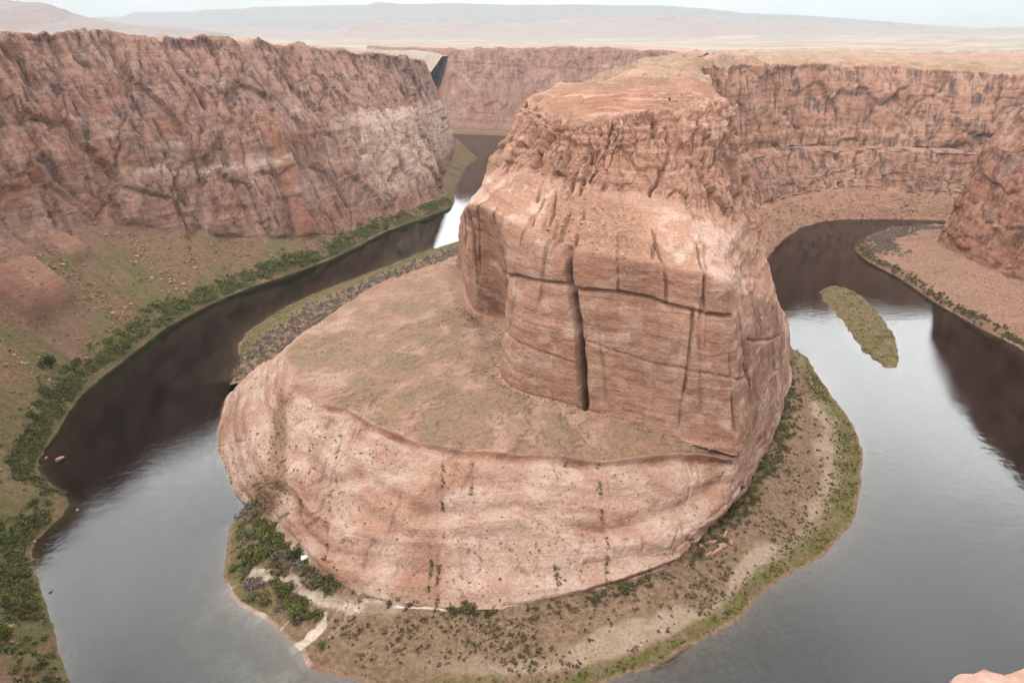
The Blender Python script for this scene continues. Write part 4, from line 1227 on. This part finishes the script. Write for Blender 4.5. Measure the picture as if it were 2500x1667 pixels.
def sample(P, weight, n, rmin, rmax, power=1.6, jitter=0.5):
    """pick n spots from a grid, by weight per unit area"""
    du = np.linalg.norm(np.gradient(P[..., :2], axis=0), axis=2)
    dv = np.linalg.norm(np.gradient(P[..., :2], axis=1), axis=2)
    w = (np.clip(weight, 0, None) * du * dv).ravel()
    w = w / w.sum()
    idx = rng.choice(w.size, n, p=w)
    p = P.reshape(-1, 3)[idx].copy()
    p[:, :2] += rng.normal(size=(n, 2)) * jitter
    r = rmin + (rmax - rmin) * rng.random(n) ** power
    return np.column_stack([p[:, 0], p[:, 1], p[:, 2] - 0.08 * r, r, rng.uniform(0.75, 1.15, n), rng.uniform(0, 6.28, n)])


def apparent(it):
    return it[:, 3] / np.linalg.norm(it[:, :3] - np.array([0, 0, 300.0]), axis=1)


G_TAM = (alb(124, 124, 70), alb(90, 96, 52))
G_OLV = (alb(122, 112, 76), alb(94, 86, 58))
G_DRY = (alb(158, 140, 126), alb(122, 108, 98))
M_tam = leaf_mat('tamarisk_leaves', *G_TAM)
M_olv = leaf_mat('scrub_leaves', *G_OLV)
M_dry = leaf_mat('dry_brush_twigs', *G_DRY)
M_tam2 = leaf_mat('young_tamarisk_leaves', alb(138, 136, 72), alb(104, 108, 54))
M_bright = leaf_mat('bright_leaves', alb(128, 138, 58), alb(92, 108, 40))
M_dkgreen = leaf_mat('dark_tree_leaves', alb(84, 98, 48), alb(56, 70, 34))
M_bark = plain_mat('bark', alb(104, 86, 72), alb(78, 64, 54), scale=1.5)
big_v = [leaf_cloud(s, 240, 0.17, blobs=7) for s in range(6)]
mid_v = [leaf_cloud(20 + s, 64, 0.27, blobs=5) for s in range(6)]
small_v = [leaf_cloud(40 + s, 22, 0.42, blobs=3) for s in range(6)]

# --- shrubs along the water
offL = np.zeros(CUL.shape)
bankL = np.array([c_[:2] for c_ in LEFT], float)
bl = catmull(bankL, CUL[:, 0])
offL = np.linalg.norm(PL[..., :2] - bl[:, None], axis=-1) * np.where(RVL > 1.5, 1, -1)
clL = fbm(PL.reshape(-1, 3) / 22, 3, 401).reshape(CUL.shape)
wL = sstep(2, 5, offL) * (1 - sstep(15, 26, offL + 9 * clL)) * sstep(2.0, 3.0, CUL) * (1 - sstep(18.5, 19.5, CUL)) * (0.35 + 1.2 * sstep(-0.3, 0.3, clL))
wL *= 1 - 0.75 * sstep(5.4, 5.8, CUL) * (1 - sstep(6.6, 7.0, CUL))
left_sh = sample(PL, wL, 1500, 1.8, 5.0, 1.3)
left_sh[:, 3] *= np.interp(left_sh[:, 1], [250, 400, 600, 1000, 1300], [0.62, 0.85, 1.0, 0.85, 0.7])
thick = sample(Pbar, sstep(16.6, 17.6, ub) * (1 - sstep(25.0, 26.5, ub)) * sstep(4, 9, dist_w) * (1 - sand) * (0.15 + sstep(-0.2, 0.25, nb1)) * (1 - 0.85 * sstep(36, 44, dist_w)), 150, 1.6, 4.6, 1.2)
footr = sample(Pbar, sstep(38.0, 40, ub) * (1 - sstep(50.5, 51.5, ub)) * sstep(0.62, 0.8, tb + 0.12 * nb1) * (1 - sstep(0.93, 0.97, tb)), 260, 1.2, 3.2, 1.4)
footf = sample(Pbar, sstep(27.5, 29, ub) * (1 - sstep(38, 40, ub)) * sstep(0.78, 0.86, tb) * (1 - sstep(0.93, 0.97, tb)) * (0.1 + sstep(0.0, 0.3, nb2)), 120, 1.0, 2.6, 1.4)
offR = np.linalg.norm(PR[..., :2] - catmull(np.array([c_[:2] for c_ in RIGHT], float), CUR[:, 0])[:, None], axis=-1) * np.where(RVR > 1.5, 1, -1)
wR = sstep(1, 3, offR) * (1 - sstep(6, 12, offR)) * sstep(3.6, 4.2, CUR) * (1 - sstep(9, 10, CUR))
right_sh = sample(PR, wR, 420, 1.2, 3.4, 1.4)
zones = [
    (left_sh, 'shrub in the left bank thicket', 'shrubs along the left river bank', M_tam),
    (thick, 'shrub in the thicket on the bar at the left foot of the butte', 'shrubs at the left foot of the butte', M_tam),
    (footr, 'shrub in the strip under the steep right face of the butte', 'shrubs under the right face of the butte', M_olv),
    (footf, 'shrub at the front foot of the butte above the gravel bar', 'shrubs at the front foot of the butte', M_olv),
    (right_sh, 'small dark shrub at the water edge of the right gravel bank', 'shrubs along the right river bank', M_olv),
]
allz = np.concatenate([z[0] for z in zones])
cut = np.sort(apparent(allz))[-300]
rest = []
def where_left(t_):
    y_ = t_[1]
    return ('nearest the bottom left corner' if y_ < 300 else 'opposite the sandy beach' if y_ < 385 else 'beside the boulders in the river' if y_ < 520
            else 'around the large dark round tree' if y_ < 640 else 'below the green talus fans' if y_ < 860 else 'along the narrow reach under the sheer wall')


for it, label, group, mat in zones:
    mats = (M_tam, M_tam, M_olv, M_tam, M_tam2, M_olv) if mat is M_tam else (M_olv, M_olv, M_tam, M_olv, M_olv, M_tam)
    mes = [bare_mesh('riverside_shrub', v, f, m_) for (v, f), m_ in zip(big_v, mats)]
    ap = apparent(it)
    for i, t_ in enumerate(it[ap >= cut]):
        place('riverside_shrub', mes[i % 6], t_[:3], t_[5], (t_[3], t_[3], t_[3] * t_[4]), label + (', ' + where_left(t_) if it is left_sh else ''), 'shrub', group)
    rest.append((it[ap < cut], mat))
scatter('riverside_thicket', np.concatenate([r_ for r_, m_ in rest if m_ is M_tam]), mid_v, M_tam, kind='stuff')
scatter('riverside_undergrowth', np.concatenate([r_ for r_, m_ in rest if m_ is M_olv]), mid_v, M_olv, kind='stuff')
# low growth between the bank shrubs
wLu = wL * (0.5 + sstep(-0.2, 0.2, clL))
scatter('bank_undergrowth', sample(PL, wLu, 4200, 0.9, 2.4, 1.3), small_v, M_tam, kind='stuff')

# --- grey dry brush: reads as one mass
wB = (1 - sstep(10.8, 11.6, ub)) * sstep(0.6, 1.0, ub) * sstep(20, 34, dist_w + 8 * nb1) * (1 - sstep(0.9, 0.96, tb))
brushA = sample(Pbar, wB, 2600, 1.2, 2.6, 1.2, 1.0)
wP = sstep(7.7, 8.3, CUR) * (1 - sstep(11.0, 11.6, CUR)) * sstep(8, 16, offR) * (1 - sstep(50, 62, offR + 10 * fbm(PR.reshape(-1, 3) / 20, 3, 402).reshape(CUR.shape)))
brushB = sample(PR, wP, 1200, 1.2, 2.8, 1.2, 1.0)
brushC = sample(Pbar, sstep(16.6, 17.6, ub) * (1 - sstep(24, 25, ub)) * sstep(6, 10, dist_w) * (1 - sand) * sstep(0.0, 0.3, -nb1) * (1 - 0.8 * sstep(34, 42, dist_w)), 130, 1.2, 3.0, 1.2)
scatter('dry_brush', np.concatenate([brushA, brushB, brushC]), mid_v, M_dry, kind='stuff')

# --- low desert scrub: on the front bar, on the apron and along its joints, on the bench
bar_sc = sample(Pbar, sstep(25.5, 27, ub) * (1 - sstep(49, 51, ub)) * sstep(0.10, 0.22, tb) * (1 - sstep(0.86, 0.93, tb)) * (1 - 0.96 * sand)
                * (0.12 + sstep(-0.05, 0.35, nb2 + 0.5 * nb1) * (1 - 0.6 * right)), 1900, 0.35, 1.7, 2.2)
apr_sc = sample(Pb2, front * apron * (1 - sstep(21, 22, CU)) * sstep(8.0, 9.5, CU) * (0.15 + sstep(0.0, 0.4, big)) * (1.6 - 1.2 * sstep(15, 19, CU)), 650, 0.3, 0.95, 1.8, 0.3)
line = []
for j_ in JOINTS:
    c_, r_ = zip(*sorted(j_, key=lambda q: q[1]))
    n_ = int(75 * (r_[-1] - r_[0])) + 6
    for q in rng.uniform(r_[0], r_[-1], n_):
        if noise1(np.array([q * 9.0 + c_[0] * 7]), 5)[0] < -0.15:
            continue
        iu = int(np.argmin(np.abs(cub - np.interp(q, r_, c_))))
        iv = int(np.argmin(np.abs(rvb - q)))
        p_ = Pb2[iu, iv]
        line.append((p_[0] + rng.normal() * 0.9, p_[1] - 0.6, p_[2] + 0.4, 0.35 + 0.75 * rng.random() ** 2, 0.9, rng.uniform(0, 6.28)))
line = np.array(line)
gul_sc = sample(Pb2, gul_b, 260, 0.4, 1.1, 1.5, 0.3)
ben_sc = sample(Pb2, front * bench * sstep(7.5, 8.5, CU) * (0.2 + sstep(-0.1, 0.3, mid)), 900, 0.25, 0.6, 1.8, 0.3)
tal_sc = sample(PL, (RVL > 3.05) * (1 - sstep(3.9, 4.05, RVL)) * sstep(3, 4, CUL) * (1 - sstep(15, 16, CUL)) * (0.1 + sstep(0.1, 0.5, clL)), 700, 0.5, 2.0, 2.4, 0.6)
gulL = np.exp(-((CUL - np.interp(RVL, [3.4, 3.9, 4.8, 5.29, 5.75, 6.1], [12.5, 12.85, 13.85, 14.72, 15.7, 16.2])) / 0.05) ** 2) * (RVL > 3.4) * (RVL < 6.05)
gul_l = sample(PL, gulL + 0.6 * np.exp(-((RVL - 5.02) / 0.02) ** 2) * sstep(0.0, 0.3, clL) * (CUL > 8) * (CUL < 19), 200, 0.7, 2.0, 1.6, 0.3)
szones = [
    (bar_sc, 'low brown desert bush on the gravel bar', 'desert bushes on the front bar'),
    (apr_sc, 'tiny olive desert bush rooted on the bare pink apron of the butte', 'desert bushes on the butte apron'),
    (line, 'tiny dark desert bush in a straight joint line down the butte apron', 'desert bushes in the joint lines'),
    (tal_sc, 'small olive desert bush on the green talus slope below the left wall', 'desert bushes on the left talus'),
]
cut = np.sort(apparent(np.concatenate([z[0] for z in szones])))[-300]
M_scrub = leaf_mat('desert_scrub_leaves', alb(134, 116, 84), alb(100, 88, 62))
mes = [bare_mesh('desert_bush', v, f, M_scrub) for v, f in mid_v]
con_sc = sample(Pb2, front * sstep(2.86, 2.93, RV) * (1 - sstep(2.98, 3.0, RV)) * (CU > 8) * (CU < 21) * (0.2 + sstep(0.0, 0.3, mid)), 160, 0.4, 1.0, 1.5, 0.3)
rest = [gul_sc, ben_sc, gul_l, con_sc]
def where_bar(t_):
    x_ = t_[0]
    return ('near the pale sand and paths' if x_ < -60 else 'below the middle of the apron' if x_ < 40 else 'below the fallen slab pile' if x_ < 140 else 'beside the grassy right shore')


for it, label, group in szones:
    ap = apparent(it)
    for i, t_ in enumerate(it[ap >= cut]):
        place('desert_bush', mes[i % 6], t_[:3], t_[5], (t_[3], t_[3], t_[3] * t_[4] * 0.9), label + (', ' + where_bar(t_) if it is bar_sc else ''), 'bush', group)
    rest.append(it[ap < cut])
scatter('desert_scrub', np.concatenate(rest), small_v, M_scrub, kind='stuff')

# --- grass fringe along the right side of the bar and on the island
M_grass = leaf_mat('bank_grass', alb(118, 116, 52), alb(88, 88, 40))
gr1 = sample(Pbar, grass * sstep(28, 32, ub) * (dist_w > 0.3) * (0.2 + sstep(-0.1, 0.3, nb1)), 1800, 0.4, 1.1, 1.3)
gr2 = sample(PI_, (PI_[..., 2] > 0.25) * (0.25 + sstep(0.0, 0.4, n_i)), 420, 0.4, 1.2, 1.3)
gr3 = sample(Pbar, grass * (ub < 25) * (dist_w > 0.3), 700, 0.4, 1.0, 1.3)
scatter('bank_grass', np.concatenate([gr1, gr2, gr3]), small_v, M_grass, kind='stuff')


# --- a few trees that stand out
def bar_z(x, y, P):
    k_ = np.argmin(((P[..., :2] - np.array([x, y])) ** 2).sum(-1))
    return float(P.reshape(-1, 3)[k_, 2])


def tree(x, y, z, r, mat, seed, label, hz=1.25):
    t = bpy.data.objects.new('tree', None)
    col.objects.link(t)
    t.location = (x, y, z)
    t['label'] = label
    t['category'] = 'tree'
    t['group'] = 'single trees that stand out of the thickets'
    r_ = np.random.default_rng(seed)
    v, f = [], []

    def limb(a, b, ra, rb):
        a, b = np.array(a, float), np.array(b, float)
        d = b - a
        d /= np.linalg.norm(d)
        e = np.cross(d, (0.3, 0.9, 0.2)); e /= np.linalg.norm(e)
        g = np.cross(d, e)
        k0 = len(v)
        for p, q in ((a, ra), (b, rb)):
            for m in range(6):
                v.append(p + q * (math.cos(m * math.pi / 3) * e + math.sin(m * math.pi / 3) * g))
        for m in range(6):
            f.append((k0 + m, k0 + (m + 1) % 6, k0 + 6 + (m + 1) % 6, k0 + 6 + m))
    limb((0, 0, -0.4), (0.05 * r, 0, 0.6 * r), 0.11 * r, 0.07 * r)
    for m in range(5):
        a = m * 1.26 + r_.uniform(0, 0.5)
        limb((0.05 * r, 0, (0.35 + 0.05 * m) * r), (0.55 * r * math.cos(a), 0.55 * r * math.sin(a), (0.9 + 0.08 * m) * r), 0.05 * r, 0.02 * r)
    mesh_object('trunk', v, f, M_bark, parent=t, smooth=True)
    lv, lf = leaf_cloud(seed, 520, 0.11, blobs=10, squash=0.95)
    mesh_object('crown', lv * np.array([r, r, r * hz]) + np.array([0, 0, 0.18 * r]), lf, mat, parent=t, smooth=False)
    return t


for x, y, r, mat, s_, P_, lab in [
    (-154, 330, 4.4, M_bright, 501, Pbar, 'bright green round tree west of the small hut below the butte'),
    (-133, 328, 4.8, M_dkgreen, 502, Pbar, 'broad dark green tree standing right beside the small hut'),
    (-101, 264, 2.6, M_bright, 503, Pbar, 'small bright green tree alone on the pale sand near the water'),
    (-423, 561, 7.2, M_dkgreen, 504, PL, 'large dark round tree at the back of the left bank thicket'),
    (-408, 528, 6.0, M_tam, 505, PL, 'wide green tree in the left bank thicket nearer the river than the dark round tree'),
    (-320, 340, 4.2, M_bright, 506, PL, 'yellow-green tree in the left bank thicket opposite the sandy beach'),
    (-264, 262, 3.6, M_bright, 507, PL, 'yellow-green tree at the bottom left corner of the bank thicket'),
    (-203, 674, 4.0, M_bright, 508, Pbar, 'bright green tree among the grey brush behind the bench'),
]:
    tree(x, y, bar_z(x, y, P_), r, mat, s_, lab)


# --- stones
def boulder_mesh(seed, n=16, flat=0.7):
    import bmesh
    r = np.random.default_rng(seed)
    bm = bmesh.new()
    d = r.normal(size=(n, 3))
    d /= np.linalg.norm(d, axis=1, keepdims=True)
    for q in d * r.uniform(0.8, 1.1, (n, 1)) * np.array([1, 0.8, flat]):
        bm.verts.new(q)
    bmesh.ops.convex_hull(bm, input=bm.verts)
    lone = [v_ for v_ in bm.verts if not v_.link_faces]
    bmesh.ops.delete(bm, geom=lone, context='VERTS')
    bmesh.ops.triangulate(bm, faces=bm.faces)
    me = bpy.data.meshes.new('boulder')
    bm.to_mesh(me)
    bm.free()
    me.polygons.foreach_set('use_smooth', np.zeros(len(me.polygons), bool))
    return me


M_stone = plain_mat('fallen_sandstone', alb(206, 166, 142), alb(176, 132, 110), scale=0.5, bump=0.5, dist=0.3)
M_stone_d = plain_mat('weathered_sandstone', alb(176, 138, 116), alb(140, 106, 90), scale=0.5, bump=0.5, dist=0.3)
b_me = [boulder_mesh(600 + s) for s in range(8)]
s_me = [boulder_mesh(640 + s, 14, 0.42) for s in range(5)]
for m_ in s_me:
    m_.materials.append(M_stone)
for k_, m_ in enumerate(b_me):
    m_.materials.append(M_stone if k_ % 2 else M_stone_d)
for x, y, r, lab in [(-348, 442, 4.0, 'large pale boulder standing in the river off the left bank'),
                     (-360, 444, 1.9, 'small pale boulder in the river beside the large pale one'),
                     (-272, 306, 1.6, 'dark pointed rock breaking the water off the left bank thicket'),
                     (-309, 349, 1.8, 'pale boulder at the water edge below the left thicket'),
                     (-300, 381, 1.5, 'small boulder in the shallows off the brown point of the left bank'),
                     (-402, 582, 2.0, 'pink boulder at the foot of the left bank shrubs'),
                     (296, 602, 1.7, 'lone rock in the water beside the right side of the bar')]:
    place('boulder', b_me[1 + 2 * (int(abs(x)) % 4)], (x, y, 0.15 * r), x, (r, r, r * 0.85), lab, 'boulder')
for k_, (x, y, sx, sy, sz, rz, tilt, lab) in enumerate([
    (137, 349, 5.2, 2.2, 3.0, 0.9, 0.25, 'upright slab at the upper end of the fallen slab pile'),
    (125, 341, 6.0, 2.6, 2.6, 0.2, -0.25, 'leaning slab at the left of the fallen slab pile'),
    (133, 339, 5.6, 2.8, 2.6, 0.5, 0.2, 'broad slab in the middle of the fallen slab pile'),
    (139, 342, 3.4, 2.2, 2.2, 1.1, 0.1, 'short slab at the right of the fallen slab pile'),
    (128, 334, 6.6, 2.4, 2.4, 0.65, -0.15, 'long slab at the lower end of the fallen slab pile'),
    (122, 331, 3.6, 2.0, 2.0, 0.4, 0.1, 'small slab at the lowest tip of the fallen slab pile'),
    (119, 338, 3.2, 2.0, 2.0, 1.3, 0.3, 'small dark slab under the cliff behind the fallen slab pile')]):
    place('rock_slab', s_me[k_ % 5], (x, y, bar_z(x, y, Pbar) + 0.8), rz, (sx, sy, sz * 1.5), lab, 'rock slab', 'slabs of the fallen pile', rx=tilt, ry=tilt * 0.6)


def grid_spots(P, w, n, rmin, rmax, pw):
    return sample(P, w, n, rmin, rmax, pw, 0.4)


gulm = sstep(0.0, 0.5, fbm(np.stack([CUL.ravel() * 1.7, RVL.ravel() * 0.3, np.zeros(CUL.size)], 1), 4, 431).reshape(CUL.shape))
st_L = grid_spots(PL, (RVL > 3.03) * (1 - sstep(3.9, 4.05, RVL)) * (CUL > 3.2) * (1 - sstep(15.5, 16.5, CUL)) * (0.06 + gulm), 2600, 0.5, 3.4, 4.0)
st_S = grid_spots(Pb2, tal_b, 420, 0.4, 1.9, 4.0)
st_R = grid_spots(PR, (RVR > 2.6) * (1 - sstep(3.9, 4.0, RVR)) * sstep(3.6, 4.2, CUR) * (1 - sstep(10, 11, CUR)) * (0.2 + sstep(-0.1, 0.3, fbm(PR.reshape(-1, 3) / 30, 3, 433).reshape(CUR.shape))), 3000, 0.4, 1.8, 3.0)
st_T = grid_spots(Pb2, side_talus * (CU > 26.5) * (CU < 36) * sstep(0.3, 0.5, RV), 1800, 0.8, 4.0, 3.5)
st_B = grid_spots(Pb2, front * sstep(2.78, 2.9, RV) * (1 - sstep(2.99, 3.02, RV)) * (CU > 8) * (CU < 21) * (0.1 + sstep(0.05, 0.35, big)), 420, 0.3, 1.8, 3.5)
tz = [(st_B, 'sandstone block lying on the bench at the foot of the massive face', 'blocks at the foot of the massive face'),
      (st_L, 'angular sandstone boulder on the left talus slope', 'boulders on the left talus'),
      (st_S, 'sandstone boulder in the rubble slope under the caprock of the butte', 'boulders in the rubble under the caprock'),
      (st_R, 'sandstone boulder on the gravel bank below the right cliff', 'boulders on the right gravel bank'),
      (st_T, 'sandstone boulder on the talus at the foot of the far right wall', 'boulders on the far right talus')]
cut = np.sort(apparent(np.concatenate([z[0] for z in tz])))[-240]
rest = []
for it, label, group in tz:
    ap = apparent(it)
    for i, t_ in enumerate(it[ap >= cut]):
        place('boulder', b_me[i % 8], t_[:3], t_[5], (t_[3], t_[3] * t_[4], t_[3] * 0.8), label + (', ' + where_left(t_) if it is st_L else ''), 'boulder', group)
    rest.append(it[ap < cut])
hulls = []
for m_ in b_me[:4]:
    v_ = np.array([q.co for q in m_.vertices])
    hulls.append((v_, np.array([list(p.vertices) for p in m_.polygons])))
scatter('talus_rubble', np.concatenate(rest), hulls, M_stone_d, kind='stuff')
place('boulder', b_me[3], (46, 438, bar_z(46, 438, Pb2[300:900, 200:]) + 0.8), 0.6, (2.3, 2.0, 1.8), 'round red boulder perched on the ledge above the deep crack', 'boulder')

# --- small hut below the butte
hz_ = bar_z(-129, 326, Pbar)
hut = bpy.data.objects.new('hut', None)
col.objects.link(hut)
hut.location = (-126.5, 325, hz_ + 0.1)
hut.rotation_euler = (0, 0, 0.35)
hut['label'] = 'small pale-roofed toilet hut at the left foot of the butte'
hut['category'] = 'hut'
M_hw = plain_mat('hut_wall', alb(170, 110, 84), alb(150, 96, 74), scale=2)
M_hr = plain_mat('hut_roof', srgb(225, 215, 205), srgb(205, 195, 186), scale=2)
M_hd = plain_mat('hut_door', alb(96, 74, 62), alb(84, 66, 56), scale=2)


def part_box(name, a, b, mat, parent):
    o = box_mesh(name, a, b, mat)
    o.parent = parent
    return o


part_box('wall', (-1.5, -1.2, -0.5), (1.5, 1.2, 2.3), M_hw, hut)
rv_ = [(-1.9, -1.6, 2.35), (1.9, -1.6, 2.35), (1.9, 1.6, 2.95), (-1.9, 1.6, 2.95), (-1.9, -1.6, 2.5), (1.9, -1.6, 2.5), (1.9, 1.6, 3.1), (-1.9, 1.6, 3.1)]
mesh_object('roof', rv_, [(0, 3, 2, 1), (4, 5, 6, 7), (0, 1, 5, 4), (1, 2, 6, 5), (2, 3, 7, 6), (3, 0, 4, 7)], M_hr, parent=hut, smooth=False)
part_box('door', (0.2, -1.26, -0.1), (1.1, -1.203, 1.9), M_hd, hut)

# --- corner of the overlook's own ledge
lu, lv_ = np.meshgrid(np.linspace(0, 2 * np.pi, 97), np.linspace(0, np.pi, 49), indexing='ij')
sx_, sz_ = np.cos(lu) * np.sin(lv_), np.cos(lv_)
sy_ = np.sin(lu) * np.sin(lv_)
sq = lambda a: np.sign(a) * np.abs(a) ** 0.6
Pl = np.stack([5.95 + 1.75 * sq(sx_), 4.12 + 1.4 * sq(sy_), 293.0 + 1.05 * sq(sz_)], -1)
q_ = Pl.reshape(-1, 3)
dl = fbm(q_ / 0.9, 4, 701) * 0.26 + fbm(q_ / 0.22, 3, 703) * 0.07 + strata(q_[:, 2] + 0.1 * q_[:, 0], 702, 0.2) * 0.06
nl = (q_ - np.array([5.95, 4.12, 293.0])) / np.array([1.75, 1.4, 1.05])
Pl = (q_ + nl * dl[:, None]).reshape(Pl.shape)
M_ledge = plain_mat('ledge_sandstone', alb(222, 186, 166, 0.55), alb(190, 144, 124, 0.55), scale=3.2, bump=0.9, dist=0.05)
grid_object('overlook_ledge', Pl, M_ledge, kind='structure')
